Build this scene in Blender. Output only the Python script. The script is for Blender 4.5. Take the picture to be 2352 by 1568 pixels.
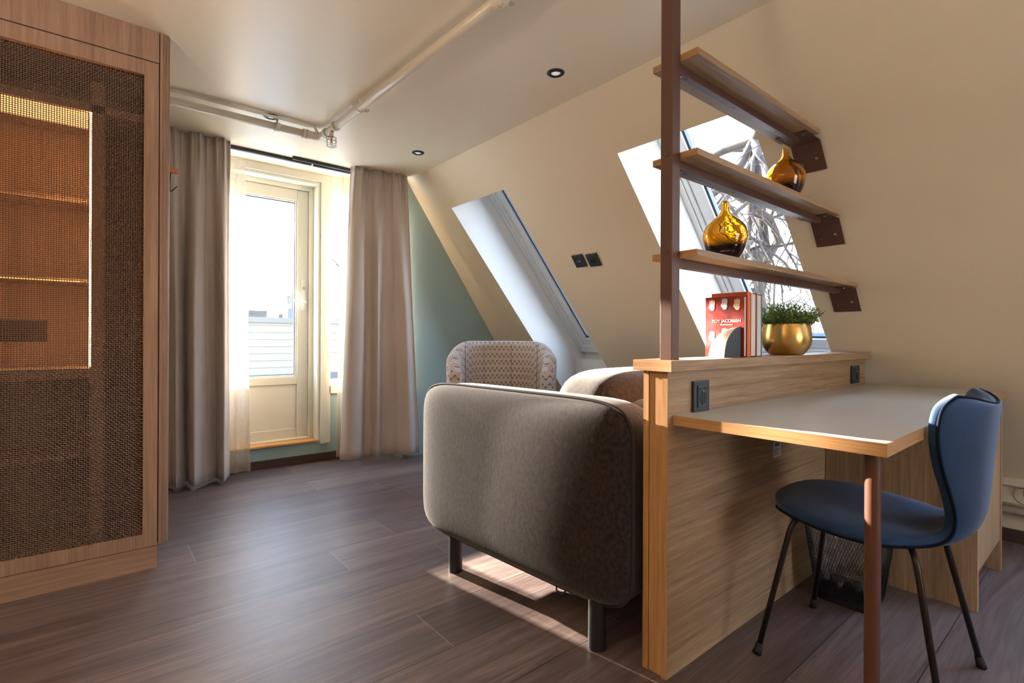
import bpy, bmesh, math, random
from mathutils import Vector, Matrix
from mathutils.geometry import tessellate_polygon
random.seed(7)
for o in list(bpy.data.objects): bpy.data.objects.remove(o)
SC = bpy.context.scene
COL = SC.collection
R = math.radians
# ---------------------------------------------------------------- camera
cam = bpy.data.cameras.new('camera'); camo = bpy.data.objects.new('camera', cam); COL.objects.link(camo)
cam.sensor_width = 36; cam.lens = 18.0; cam.clip_start = 0.02; cam.clip_end = 400
cam.shift_y = -7.5/2352
a = R(50.47)
fw = Vector((math.cos(a), math.sin(a), 0)); rt = Vector((math.sin(a), -math.cos(a), 0)); up = Vector((0, 0, 1))
ro = R(0.24)
rx = rt*math.cos(ro) + up*math.sin(ro); ux = -rt*math.sin(ro) + up*math.cos(ro)
camo.matrix_world = Matrix(((rx.x, ux.x, -fw.x, 0), (rx.y, ux.y, -fw.y, 0), (rx.z, ux.z, -fw.z, 0.96), (0, 0, 0, 1)))
SC.camera = camo
# ---------------------------------------------------------------- view, world, sun
SC.view_settings.view_transform = 'Standard'; SC.view_settings.look = 'None'
SC.view_settings.gamma = 1; SC.view_settings.use_curve_mapping = False
SC.view_settings.exposure = 1.62
W = bpy.data.worlds.new('world'); SC.world = W; W.use_nodes = True
nt = W.node_tree; nt.nodes.clear()
bg = nt.nodes.new('ShaderNodeBackground'); ow = nt.nodes.new('ShaderNodeOutputWorld')
tc = nt.nodes.new('ShaderNodeTexCoord'); sp = nt.nodes.new('ShaderNodeSeparateXYZ'); cr = nt.nodes.new('ShaderNodeValToRGB')
nt.links.new(tc.outputs['Generated'], sp.inputs[0]); nt.links.new(sp.outputs['Z'], cr.inputs[0]); nt.links.new(cr.outputs[0], bg.inputs[0]); nt.links.new(bg.outputs[0], ow.inputs[0])
e = cr.color_ramp.elements
e[0].position = 0.0; e[0].color = (0.84, 0.82, 0.79, 1)
e[1].position = 0.75; e[1].color = (0.42, 0.64, 1.0, 1)
x_ = e.new(0.22); x_.color = (0.74, 0.84, 0.96, 1)
SKY = 4.0
bg.inputs[1].default_value = SKY
sd = bpy.data.lights.new('sun', 'SUN'); sd.energy = 28; sd.color = (1.0, 0.89, 0.74); sd.angle = 0.012
so = bpy.data.objects.new('sun', sd); COL.objects.link(so)
so.rotation_euler = Vector((0.17, -1.0, -0.286)).to_track_quat('-Z', 'Y').to_euler(); so.location = (-2, 12, 5)

# ---------------------------------------------------------------- materials
def srgb(r, g, b):
    f = lambda c: (c/255/12.92) if c/255 <= 0.04045 else ((c/255+0.055)/1.055)**2.4
    return (f(r), f(g), f(b), 1)
MATS = {}
def newmat(name):
    m = bpy.data.materials.new(name); m.use_nodes = True; n = m.node_tree
    n.nodes.clear(); out = n.nodes.new('ShaderNodeOutputMaterial')
    MATS[name] = m
    return m, n, out
def node(n, t, **kw):
    x = n.nodes.new('ShaderNode'+t)
    for k, v in kw.items():
        if k in x.inputs: x.inputs[k].default_value = v
        else: setattr(x, k, v)
    return x
def pr(name, col, rough=0.5, metal=0, sheen=0, spec=0.5, trans=0, ior=1.45, bump=None, emis=None, es=0, coat=0, tint=None, var=0, vscale=(30,30,30)):
    m, n, out = newmat(name)
    b = node(n, 'BsdfPrincipled'); n.links.new(b.outputs[0], out.inputs[0])
    b.inputs['Base Color'].default_value = col; b.inputs['Roughness'].default_value = rough; b.inputs['Metallic'].default_value = metal
    b.inputs['Specular IOR Level'].default_value = spec; b.inputs['Transmission Weight'].default_value = trans; b.inputs['IOR'].default_value = ior
    b.inputs['Sheen Weight'].default_value = sheen; b.inputs['Coat Weight'].default_value = coat
    if emis: b.inputs['Emission Color'].default_value = emis; b.inputs['Emission Strength'].default_value = es
    if bump or var:
        t = node(n, 'TexCoord'); mp = node(n, 'Mapping'); mp.inputs['Scale'].default_value = vscale
        n.links.new(t.outputs['Object'], mp.inputs[0])
        ns = node(n, 'TexNoise', Scale=1.0, Detail=4.0, Roughness=0.6); n.links.new(mp.outputs[0], ns.inputs[0])
        if bump:
            bp = node(n, 'Bump', Strength=bump, Distance=0.002); n.links.new(ns.outputs[0], bp.inputs['Height']); n.links.new(bp.outputs[0], b.inputs['Normal'])
        if var:
            mx = node(n, 'Mix', data_type='RGBA'); rr = node(n, 'ValToRGB'); n.links.new(ns.outputs[0], rr.inputs[0])
            c = Vector(col[:3])
            rr.color_ramp.elements[0].position = 0.3; rr.color_ramp.elements[1].position = 0.7
            rr.color_ramp.elements[0].color = (*(c*(1-var)), 1); rr.color_ramp.elements[1].color = (*(c*(1+var)), 1)
            n.links.new(rr.outputs[0], b.inputs['Base Color'])
    return m
def wood(name, light, dark, axis, rough=0.5, scale=1.0, pore=0.75, bump=0.25):
    """oak laminate with grain running along axis (0,1,2)"""
    m, n, out = newmat(name)
    b = node(n, 'BsdfPrincipled'); n.links.new(b.outputs[0], out.inputs[0]); b.inputs['Roughness'].default_value = rough
    b.inputs['Specular IOR Level'].default_value = 0.35
    t = node(n, 'TexCoord'); mp = node(n, 'Mapping'); n.links.new(t.outputs['Object'], mp.inputs[0])
    s = [70*scale]*3; s[axis] = 2.2*scale; mp.inputs['Scale'].default_value = s
    ns = node(n, 'TexNoise', Scale=1.0, Detail=5.0, Roughness=0.65, Distortion=0.6); n.links.new(mp.outputs[0], ns.inputs[0])
    mp2 = node(n, 'Mapping'); n.links.new(t.outputs['Object'], mp2.inputs[0]); s = [420*scale]*3; s[axis] = 8*scale; mp2.inputs['Scale'].default_value = s
    n2 = node(n, 'TexNoise', Scale=1.0, Detail=3.0, Roughness=0.6); n.links.new(mp2.outputs[0], n2.inputs[0])
    mp3 = node(n, 'Mapping'); n.links.new(t.outputs['Object'], mp3.inputs[0]); s = [9*scale]*3; s[axis] = 0.7*scale; mp3.inputs['Scale'].default_value = s
    n3 = node(n, 'TexNoise', Scale=1.0, Detail=2.0); n.links.new(mp3.outputs[0], n3.inputs[0])
    ad = node(n, 'Math', operation='MULTIPLY_ADD'); n.links.new(n2.outputs[0], ad.inputs[0]); ad.inputs[1].default_value = pore; n.links.new(ns.outputs[0], ad.inputs[2])
    ad2 = node(n, 'Math', operation='MULTIPLY_ADD'); n.links.new(n3.outputs[0], ad2.inputs[0]); ad2.inputs[1].default_value = 0.5; n.links.new(ad.outputs[0], ad2.inputs[2])
    mr = node(n, 'MapRange'); mr.inputs[1].default_value = 0.82; mr.inputs[2].default_value = 1.42; n.links.new(ad2.outputs[0], mr.inputs[0])
    rr = node(n, 'ValToRGB'); n.links.new(mr.outputs[0], rr.inputs[0])
    rr.color_ramp.elements[0].color = dark; rr.color_ramp.elements[1].color = light
    n.links.new(rr.outputs[0], b.inputs['Base Color'])
    bp = node(n, 'Bump', Strength=bump, Distance=0.0008); n.links.new(ad.outputs[0], bp.inputs['Height']); n.links.new(bp.outputs[0], b.inputs['Normal'])
    return m

# oak of the desk and divider
OL, OD = srgb(190, 158, 124), srgb(132, 102, 74)
oak = [wood('oak_x', OL, OD, 0), wood('oak_y', OL, OD, 1), wood('oak_z', OL, OD, 2)]
EL, ED = srgb(196, 152, 104), srgb(146, 102, 64)
edge = [wood('oak_edge_x', EL, ED, 0), wood('oak_edge_y', EL, ED, 1), wood('oak_edge_z', EL, ED, 2)]
CL, CD = srgb(166, 134, 114), srgb(124, 96, 80)
cab = [wood('cabinet_oak_x', CL, CD, 0), wood('cabinet_oak_y', CL, CD, 1), wood('cabinet_oak_z', CL, CD, 2)]
M_ceil = pr('ceiling_paint', srgb(236, 222, 198), 0.36, spec=0.5)
M_slope = pr('sand_wall_paint', srgb(222, 206, 180), 0.6, spec=0.3)
M_white = pr('white_reveal_paint', srgb(226, 226, 222), 0.6, spec=0.3)
M_green = pr('green_wall_paint', srgb(152, 174, 172), 0.55, spec=0.3)
M_frame = pr('white_lacquer', srgb(226, 227, 214), 0.35)
M_skyframe = pr('skylight_white', srgb(232, 232, 230), 0.3)
M_gasket = pr('dark_gasket', srgb(52, 66, 84), 0.4)
M_black = pr('matte_black', srgb(30, 31, 34), 0.45)
M_anthr = pr('anthracite_plastic', srgb(44, 50, 56), 0.4)
M_hole = pr('socket_hole', srgb(12, 12, 13), 0.5)
M_brown = pr('brown_powdercoat', srgb(92, 60, 51), 0.42, bump=0.2, vscale=(900, 900, 900))
M_legb = pr('copper_brown_tube', srgb(90, 57, 46), 0.38)
M_steel = pr('screw_steel', srgb(190, 186, 176), 0.3, metal=1)
M_lam = pr('warm_grey_laminate', srgb(176, 170, 162), 0.42, spec=0.5)
M_pipe = pr('painted_pipe', srgb(214, 202, 184), 0.3)
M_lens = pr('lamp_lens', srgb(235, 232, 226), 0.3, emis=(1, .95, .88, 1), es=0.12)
M_sill = wood('sill_wood', srgb(226, 170, 108), srgb(204, 144, 84), 0)
M_track = pr('track_black', srgb(38, 40, 44), 0.4)
M_skirt = wood('brown_skirting', srgb(84, 66, 60), srgb(58, 44, 40), 0)
M_skirty = wood('brown_skirting_y', srgb(84, 66, 60), srgb(58, 44, 40), 1)
M_curt = pr('taupe_curtain', srgb(202, 189, 178), 0.9, sheen=0.3, bump=0.25, vscale=(500, 500, 700), spec=0.1)
def _tl(m, col, f):
    n = m.node_tree; b = [x for x in n.nodes if x.type == 'BSDF_PRINCIPLED'][0]; out = [x for x in n.nodes if x.type == 'OUTPUT_MATERIAL'][0]
    t = node(n, 'BsdfTranslucent'); t.inputs[0].default_value = col; mx = node(n, 'MixShader'); mx.inputs[0].default_value = f
    n.links.new(b.outputs[0], mx.inputs[1]); n.links.new(t.outputs[0], mx.inputs[2]); n.links.new(mx.outputs[0], out.inputs[0])
_tl(M_curt, srgb(150, 142, 136), 0.05)
M_legmetal = pr('dark_bronze_tube', srgb(52, 44, 42), 0.35, metal=0.6)
M_rubber = pr('black_rubber', srgb(22, 22, 24), 0.6)
M_blue = pr('blue_velvet', srgb(36, 60, 96), 0.8, sheen=0.2, var=0.18, vscale=(9, 9, 9), spec=0.2)
M_sofa = pr('dark_taupe_velvet', srgb(42, 33, 33), 0.85, sheen=0.18, var=0.65, bump=0.18, vscale=(90, 90, 70), spec=0.15)
M_sofab = pr('sofa_piping', srgb(40, 34, 34), 0.9)
M_brass = pr('brushed_brass', srgb(214, 174, 104), 0.28, metal=1, bump=0.1, vscale=(20, 20, 600))
M_bronze = pr('bronze_metal', srgb(200, 186, 172), 0.32, metal=1)
M_dark = pr('dark_bronze_face', srgb(70, 72, 78), 0.4, metal=0.7)
M_leaf = pr('leaf_green', srgb(116, 150, 78), 0.55, var=0.35, vscale=(60, 60, 60)); _tl(M_leaf, srgb(110, 150, 50), 0.3)
M_stem = pr('stem_brown', srgb(110, 80, 60), 0.6)
M_soil = pr('dark_soil', srgb(40, 32, 26), 0.9)
M_page = pr('book_pages', srgb(226, 220, 206), 0.8, bump=0.4, vscale=(1400, 2, 2))
M_pageg = pr('book_pages_grey', srgb(214, 216, 212), 0.8, bump=0.4, vscale=(1400, 2, 2))
M_red = pr('red_cover', srgb(168, 48, 34), 0.4)
M_orange = pr('orange_cover', srgb(222, 110, 50), 0.4)
M_greyc = pr('grey_cover', srgb(120, 132, 134), 0.5)
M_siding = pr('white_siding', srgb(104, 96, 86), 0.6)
M_flash = pr('grey_flashing', srgb(84, 80, 76), 0.5)
M_roof = pr('far_grey_brick', srgb(60, 58, 55), 0.8, var=0.3, vscale=(4, 4, 8))
M_bark = pr('brown_bark', srgb(52, 45, 40), 0.9, var=0.4, vscale=(6, 6, 3))
M_deck = pr('grey_deck', srgb(48, 54, 60), 0.7, var=0.3, vscale=(3, 20, 3))
M_mesh = pr('woven_bronze_wire', srgb(106, 84, 72), 0.38, metal=0.4)
M_led = pr('warm_led', (1, 0.6, 0.3, 1), 0.5, emis=(1.0, 0.50, 0.18, 1), es=60)
M_edgeglow = pr('lit_edge_glow', (1, 0.6, 0.3, 1), 0.5, emis=(1.0, 0.45, 0.12, 1), es=0.5)  # emission stands in for light on the board edges
M_headerglow = pr('header_glow', (1, 0.6, 0.3, 1), 0.5, emis=(1.0, 0.46, 0.14, 1), es=1.0)  # emission stands in for light on the header underside
M_label = pr('white_label', srgb(200, 206, 216), 0.5)
M_ink = pr('grey_ink', srgb(70, 76, 86), 0.6)
M_title = pr('cream_print', srgb(244, 236, 220), 0.6)
M_redglass = pr('red_bulb', srgb(210, 70, 60), 0.3)
M_chrome = pr('chrome_wire', srgb(150, 150, 150), 0.25, metal=1)
M_hill = pr('hillside', srgb(92, 92, 88), 0.95, var=0.5, vscale=(0.35, 0.35, 0.7))
M_snow = pr('pale_ground', srgb(214, 214, 210), 0.9)

def mk_floor():
    m, n, out = newmat('walnut_plank_floor')
    b = node(n, 'BsdfPrincipled'); n.links.new(b.outputs[0], out.inputs[0])
    t = node(n, 'TexCoord'); s = node(n, 'SeparateXYZ'); n.links.new(t.outputs['Object'], s.inputs[0])
    def mth(op, A, B=None, C=None):
        x = node(n, 'Math', operation=op)
        for i, v in enumerate((A, B, C)):
            if v is None: continue
            if isinstance(v, (int, float)): x.inputs[i].default_value = v
            else: n.links.new(v, x.inputs[i])
        return x.outputs[0]
    v = mth('DIVIDE', mth('ADD', s.outputs['Y'], -0.14+9.6), 0.24)
    row = mth('FLOOR', v); fv = mth('FRACT', v)
    wn = node(n, 'TexWhiteNoise', noise_dimensions='1D'); n.links.new(row, wn.inputs['W'])
    u = mth('DIVIDE', mth('ADD', s.outputs['X'], mth('MULTIPLY', wn.outputs['Value'], 1.9)), 1.9)
    pl = mth('FLOOR', u); fu = mth('FRACT', u)
    wn2 = node(n, 'TexWhiteNoise', noise_dimensions='2D'); cb = node(n, 'CombineXYZ'); n.links.new(pl, cb.inputs[0]); n.links.new(row, cb.inputs[1]); n.links.new(cb.outputs[0], wn2.inputs['Vector'])
    # grain, shifted per plank
    cb2 = node(n, 'CombineXYZ'); n.links.new(mth('ADD', mth('MULTIPLY', s.outputs['X'], 1.6), mth('MULTIPLY', wn2.outputs['Value'], 30)), cb2.inputs[0])
    n.links.new(mth('MULTIPLY', s.outputs['Y'], 26), cb2.inputs[1]); n.links.new(mth('MULTIPLY', wn2.outputs['Value'], 12), cb2.inputs[2])
    n1 = node(n, 'TexNoise', Scale=1.0, Detail=7.0, Roughness=0.68, Distortion=1.1); n.links.new(cb2.outputs[0], n1.inputs[0])
    cb3 = node(n, 'CombineXYZ'); n.links.new(mth('MULTIPLY', s.outputs['X'], 7), cb3.inputs[0]); n.links.new(mth('MULTIPLY', s.outputs['Y'], 210), cb3.inputs[1])
    n2 = node(n, 'TexNoise', Scale=1.0, Detail=3.0); n.links.new(cb3.outputs[0], n2.inputs[0])
    g = mth('ADD', mth('MULTIPLY', n1.outputs[0], 0.8), mth('MULTIPLY', n2.outputs[0], 0.3))
    g = mth('ADD', g, mth('MULTIPLY', wn2.outputs['Value'], 0.16))
    rr = node(n, 'ValToRGB'); n.links.new(g, rr.inputs[0])
    ee = rr.color_ramp.elements; ee[0].position = 0.36; ee[0].color = srgb(58, 42, 37); ee[1].position = 0.86; ee[1].color = srgb(130, 112, 106)
    z = ee.new(0.6); z.color = srgb(90, 75, 74)
    # joints: thin dark long seams, lighter end joints
    seam = mth('LESS_THAN', fv, 0.012); end = mth('LESS_THAN', fu, 0.0013)
    mx = node(n, 'Mix', data_type='RGBA'); n.links.new(seam, mx.inputs[0]); n.links.new(rr.outputs[0], mx.inputs[6]); mx.inputs[7].default_value = srgb(44, 34, 32)
    mx2 = node(n, 'Mix', data_type='RGBA'); n.links.new(end, mx2.inputs[0]); n.links.new(mx.outputs[2], mx2.inputs[6]); mx2.inputs[7].default_value = srgb(150, 134, 124)
    n.links.new(mx2.outputs[2], b.inputs['Base Color'])
    n.links.new(mth('ADD', mth('MULTIPLY', n2.outputs[0], 0.16), 0.36), b.inputs['Roughness'])
    b.inputs['Specular IOR Level'].default_value = 0.75
    bp = node(n, 'Bump', Strength=0.22, Distance=0.0012); n.links.new(mth('SUBTRACT', n2.outputs[0], mth('MULTIPLY', seam, 0.8)), bp.inputs['Height']); n.links.new(bp.outputs[0], b.inputs['Normal'])
    return m
M_floor = mk_floor()
def mk_glass(name='window_glass', tint=(1, 1, 1, 1), refl=0.08):
    m, n, out = newmat(name)
    t = node(n, 'BsdfTransparent'); t.inputs[0].default_value = tint
    g = node(n, 'BsdfGlossy'); g.inputs['Roughness'].default_value = 0.02
    f = node(n, 'Fresnel'); f.inputs[0].default_value = 1.25
    mx = node(n, 'MixShader'); n.links.new(f.outputs[0], mx.inputs[0]); n.links.new(t.outputs[0], mx.inputs[1]); n.links.new(g.outputs[0], mx.inputs[2]); n.links.new(mx.outputs[0], out.inputs[0])
    return m
M_glass = mk_glass()
def mk_sheer():
    m, n, out = newmat('sheer_linen')
    t = node(n, 'BsdfTransparent'); tr = node(n, 'BsdfTranslucent'); tr.inputs[0].default_value = srgb(214, 196, 172); d = node(n, 'BsdfDiffuse'); d.inputs[0].default_value = srgb(196, 176, 152)
    mx = node(n, 'MixShader'); mx.inputs[0].default_value = 0.45; n.links.new(tr.outputs[0], mx.inputs[1]); n.links.new(d.outputs[0], mx.inputs[2])
    tc = node(n, 'TexCoord'); mp = node(n, 'Mapping'); mp.inputs['Scale'].default_value = (420, 420, 520); n.links.new(tc.outputs['Object'], mp.inputs[0])
    ns = node(n, 'TexNoise', Scale=1.0, Detail=2.0); n.links.new(mp.outputs[0], ns.inputs[0])
    mr = node(n, 'MapRange'); mr.inputs[1].default_value = 0.3; mr.inputs[2].default_value = 0.7; mr.inputs[3].default_value = 0.5; mr.inputs[4].default_value = 0.9; n.links.new(ns.outputs[0], mr.inputs[0])
    m2 = node(n, 'MixShader'); n.links.new(mr.outputs[0], m2.inputs[0]); n.links.new(t.outputs[0], m2.inputs[1]); n.links.new(mx.outputs[0], m2.inputs[2]); n.links.new(m2.outputs[0], out.inputs[0])
    return m
M_sheer = mk_sheer()
def mk_amber():
    m, n, out = newmat('amber_glass')
    b = node(n, 'BsdfPrincipled'); n.links.new(b.outputs[0], out.inputs[0])
    b.inputs['Roughness'].default_value = 0.02; b.inputs['Transmission Weight'].default_value = 1.0; b.inputs['IOR'].default_value = 1.5
    tc = node(n, 'TexCoord'); s = node(n, 'SeparateXYZ'); n.links.new(tc.outputs['Object'], s.inputs[0])
    rr = node(n, 'ValToRGB'); mr = node(n, 'MapRange'); mr.inputs[1].default_value = 0.0; mr.inputs[2].default_value = 0.2
    n.links.new(s.outputs['Z'], mr.inputs[0]); n.links.new(mr.outputs[0], rr.inputs[0])
    ee = rr.color_ramp.elements; ee[0].position = 0.22; ee[0].color = (0.03, 0.012, 0.02, 1); ee[1].position = 0.36; ee[1].color = (0.84, 0.46, 0.04, 1)
    z = ee.new(0.8); z.color = (0.88, 0.56, 0.12, 1)
    n.links.new(rr.outputs[0], b.inputs['Base Color'])
    return m
M_amber = mk_amber()
def mk_chevron():
    m, n, out = newmat('zigzag_fabric')
    b = node(n, 'BsdfPrincipled'); n.links.new(b.outputs[0], out.inputs[0]); b.inputs['Roughness'].default_value = 0.9; b.inputs['Sheen Weight'].default_value = 0.3
    t = node(n, 'UVMap'); s = node(n, 'SeparateXYZ'); n.links.new(t.outputs[0], s.inputs[0])
    def mth(op, A, B=None, C=None):
        x = node(n, 'Math', operation=op)
        for i, v in enumerate((A, B, C)):
            if v is None: continue
            if isinstance(v, (int, float)): x.inputs[i].default_value = v
            else: n.links.new(v, x.inputs[i])
        return x.outputs[0]
    tri = mth('PINGPONG', mth('DIVIDE', s.outputs['X'], 0.018), 1.0)
    zz = mth('ADD', mth('DIVIDE', s.outputs['Y'], 0.05), mth('MULTIPLY', tri, 0.55))
    fz = mth('ABSOLUTE', mth('SUBTRACT', mth('FRACT', mth('ADD', zz, 20.0)), 0.5))
    line = mth('LESS_THAN', fz, 0.075)
    apex = mth('GREATER_THAN', mth('ABSOLUTE', mth('SUBTRACT', tri, 0.5)), 0.14)
    mask = mth('MULTIPLY', line, apex)
    soft = mth('MULTIPLY', mth('LESS_THAN', fz, 0.2), 0.25)
    ns = node(n, 'TexNoise', Scale=900.0, Detail=2.0); n.links.new(t.outputs[0], ns.inputs[0])
    mx0 = node(n, 'Mix', data_type='RGBA'); n.links.new(mth('ADD', soft, mth('MULTIPLY', ns.outputs[0], 0.3)), mx0.inputs[0]); mx0.inputs[6].default_value = srgb(196, 184, 174); mx0.inputs[7].default_value = srgb(150, 142, 146)
    mx = node(n, 'Mix', data_type='RGBA'); n.links.new(mask, mx.inputs[0]); n.links.new(mx0.outputs[2], mx.inputs[6]); mx.inputs[7].default_value = srgb(72, 62, 66)
    n.links.new(mx.outputs[2], b.inputs['Base Color'])
    return m
M_chev = mk_chevron()
def mk_liner():
    m, n, out = newmat('clear_bag')
    t = node(n, 'BsdfTransparent'); g = node(n, 'BsdfGlossy'); g.inputs['Roughness'].default_value = 0.15; d = node(n, 'BsdfDiffuse'); d.inputs[0].default_value = (0.75, 0.75, 0.78, 1)
    mx = node(n, 'MixShader'); mx.inputs[0].default_value = 0.4; n.links.new(g.outputs[0], mx.inputs[1]); n.links.new(d.outputs[0], mx.inputs[2])
    m2 = node(n, 'MixShader'); m2.inputs[0].default_value = 0.45; n.links.new(t.outputs[0], m2.inputs[1]); n.links.new(mx.outputs[0], m2.inputs[2]); n.links.new(m2.outputs[0], out.inputs[0])
    return m
M_liner = mk_liner()
def mk_coverart():
    m, n, out = newmat('red_book_cover')
    b = node(n, 'BsdfPrincipled'); n.links.new(b.outputs[0], out.inputs[0]); b.inputs['Roughness'].default_value = 0.35
    tc = node(n, 'TexCoord'); ns = node(n, 'TexNoise', Scale=11.0, Detail=5.0, Distortion=0.5); n.links.new(tc.outputs['Object'], ns.inputs[0])
    rr = node(n, 'ValToRGB'); n.links.new(ns.outputs[0], rr.inputs[0])
    ee = rr.color_ramp.elements; ee[0].position = 0.35; ee[0].color = srgb(90, 26, 26); ee[1].position = 0.7; ee[1].color = srgb(120, 108, 112)
    z = ee.new(0.52); z.color = srgb(150, 44, 40)
    n.links.new(rr.outputs[0], b.inputs['Base Color'])
    return m
M_art = mk_coverart()

# ---------------------------------------------------------------- mesh builder
class MB:
    def __init__(s): s.v = []; s.f = []; s.uv = None
    def add(s, vs, fs):
        k = len(s.v); s.v += [tuple(p) for p in vs]; s.f += [tuple(i+k for i in f) for f in fs]; return s
    def box(s, x0, x1, y0, y1, z0, z1):
        v = [(x, y, z) for z in (z0, z1) for y in (y0, y1) for x in (x0, x1)]
        return s.add(v, [(0, 2, 3, 1), (4, 5, 7, 6), (0, 1, 5, 4), (2, 6, 7, 3), (0, 4, 6, 2), (1, 3, 7, 5)])
    def quad(s, a_, b, c, d): return s.add([a_, b, c, d], [(0, 1, 2, 3)])
    def hexa(s, lo, hi):   # two quads -> solid
        v = list(lo)+list(hi); return s.add(v, [(3, 2, 1, 0), (4, 5, 6, 7), (0, 1, 5, 4), (1, 2, 6, 5), (2, 3, 7, 6), (3, 0, 4, 7)])
    def prism(s, pts, off):
        n = len(pts); off = Vector(off); v = [Vector(p) for p in pts]+[Vector(p)+off for p in pts]
        return s.add(v, [tuple(range(n))[::-1], tuple(range(n, 2*n))]+[(i, (i+1) % n, n+(i+1) % n, n+i) for i in range(n)])
    def tube(s, path, r, seg=12, cap=True, closed=False):
        path = [Vector(p) for p in path]; n = len(path); rs = r if isinstance(r, (list, tuple)) else [r]*n
        k = len(s.v); prev = None
        for i, p in enumerate(path):
            if closed: t = path[(i+1) % n]-path[i-1]
            else: t = path[min(i+1, n-1)]-path[max(i-1, 0)]
            t.normalize()
            if prev is None:
                ref = Vector((0, 0, 1)) if abs(t.z) < 0.9 else Vector((1, 0, 0)); u = t.cross(ref).normalized()
            else: u = (prev - t*prev.dot(t)).normalized()
            prev = u; w = t.cross(u)
            for j in range(seg):
                an = 2*math.pi*j/seg; s.v.append(tuple(p+(u*math.cos(an)+w*math.sin(an))*rs[i]))
        m = n if closed else n-1
        for i in range(m):
            for j in range(seg):
                a0 = k+i*seg+j; a1 = k+i*seg+(j+1) % seg; b0 = k+((i+1) % n)*seg+j; b1 = k+((i+1) % n)*seg+(j+1) % seg
                s.f.append((a0, a1, b1, b0))
        if cap and not closed:
            s.f.append(tuple(range(k, k+seg))[::-1]); s.f.append(tuple(range(k+(n-1)*seg, k+n*seg)))
        return s
    def lathe(s, prof, c=(0, 0, 0), seg=48, a0=0, a1=2*math.pi):
        k = len(s.v); full = abs(a1-a0-2*math.pi) < 1e-6; m = seg if full else seg+1
        for (r, z) in prof:
            for j in range(m):
                an = a0+(a1-a0)*j/seg; s.v.append((c[0]+r*math.cos(an), c[1]+r*math.sin(an), c[2]+z))
        for i in range(len(prof)-1):
            for j in range(seg):
                j2 = (j+1) % m
                s.f.append((k+i*m+j, k+i*m+j2, k+(i+1)*m+j2, k+(i+1)*m+j))
        return s
    def cyl(s, c, r, z0, z1, seg=24): return s.lathe([(0.0001, z0), (r, z0), (r, z1), (0.0001, z1)], (c[0], c[1], 0), seg)
    def grid(s, fn, nu, nv, closeu=False):
        k = len(s.v); mu = nu if closeu else nu+1
        for j in range(nv+1):
            for i in range(mu): s.v.append(tuple(fn(i/nu, j/nv)))
        for j in range(nv):
            for i in range(nu):
                i2 = (i+1) % mu; s.f.append((k+j*mu+i, k+j*mu+i2, k+(j+1)*mu+i2, k+(j+1)*mu+i))
        return s
    def sup(s, c, h, n=5, m=None, k=10, bulge=0):   # rounded cushion body on a cube grid, seams shared
        if m is None: m = n
        idx = {}; c = Vector(c); base = len(s.v)
        def vert(A):
            key = tuple(round(q*1000) for q in A)
            if key in idx: return idx[key]
            a_, b, d = [abs(q) for q in A]
            q = ((b**n+d**n)**(m/n)+a_**m)**(-1/m)
            p = Vector((A[0]*q*h[0], A[1]*q*h[1], A[2]*q*h[2]))
            idx[key] = len(s.v); s.v.append(tuple(c+p)); return idx[key]
        def w(t): return math.tan(t*math.pi/4)
        for ax in range(3):
            for sg in (-1, 1):
                for i in range(k):
                    for j in range(k):
                        q = []
                        for (di, dj) in ((0, 0), (1, 0), (1, 1), (0, 1)):
                            A = [0, 0, 0]; A[ax] = sg; A[(ax+1) % 3] = w(2*(i+di)/k-1)*1.0; A[(ax+2) % 3] = w(2*(j+dj)/k-1)
                            q.append(vert(A))
                        s.f.append(tuple(q) if sg > 0 else tuple(q[::-1]))
        return s
ORI = {}
def tag(o, label=None, cat=None, group=None, kind=None):
    if label: o['label'] = label
    if cat: o['category'] = cat
    if group: o['group'] = group
    if kind: o['kind'] = kind
    return o
def make(name, mb, mat, parent=None, loc=(0, 0, 0), bevel=0, smooth=False, sub=0, solid=0, seg=2):
    """mb is in world coordinates; origin shifted to loc (or the parent's origin)"""
    org = ORI[parent.name] if parent else Vector(loc)
    me = bpy.data.meshes.new(name); me.from_pydata([tuple(Vector(p)-org) for p in mb.v], [], mb.f)
    if mb.uv:
        ul = me.uv_layers.new(name='UVMap')
        for lp in me.loops: ul.data[lp.index].uv = mb.uv[lp.vertex_index]
    me.update()
    bm = bmesh.new(); bm.from_mesh(me); bmesh.ops.recalc_face_normals(bm, faces=bm.faces); bm.to_mesh(me); bm.free()
    o = bpy.data.objects.new(name, me); COL.objects.link(o); o.location = org if not parent else (0, 0, 0)
    ORI[o.name] = org
    if parent: o.parent = parent
    for mt in (mat if isinstance(mat, list) else [mat]): me.materials.append(mt)
    if smooth:
        for p in me.polygons: p.use_smooth = True
    if bevel:
        b = o.modifiers.new('bevel', 'BEVEL'); b.width = bevel; b.segments = seg; b.limit_method = 'ANGLE'; b.angle_limit = R(40)
    if solid:
        b = o.modifiers.new('solid', 'SOLIDIFY'); b.thickness = solid; b.offset = 0
    if sub:
        b = o.modifiers.new('sub', 'SUBSURF'); b.levels = sub; b.render_levels = sub
    return o
def empty(name, loc=(0, 0, 0)):
    o = bpy.data.objects.new(name, None); COL.objects.link(o); o.location = loc; ORI[o.name] = Vector(loc); o.empty_display_size = 0.1
    return o
def struct(o): o['kind'] = 'structure'; return o
def copytree(o, parent=None):
    c = o.copy(); COL.objects.link(c); ORI[c.name] = ORI[o.name]
    if parent: c.parent = parent
    for ch in list(o.children): copytree(ch, c)
    return c
def smoothstep(a_, b, x):
    t = max(0, min(1, (x-a_)/(b-a_))); return t*t*(3-2*t)
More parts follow.
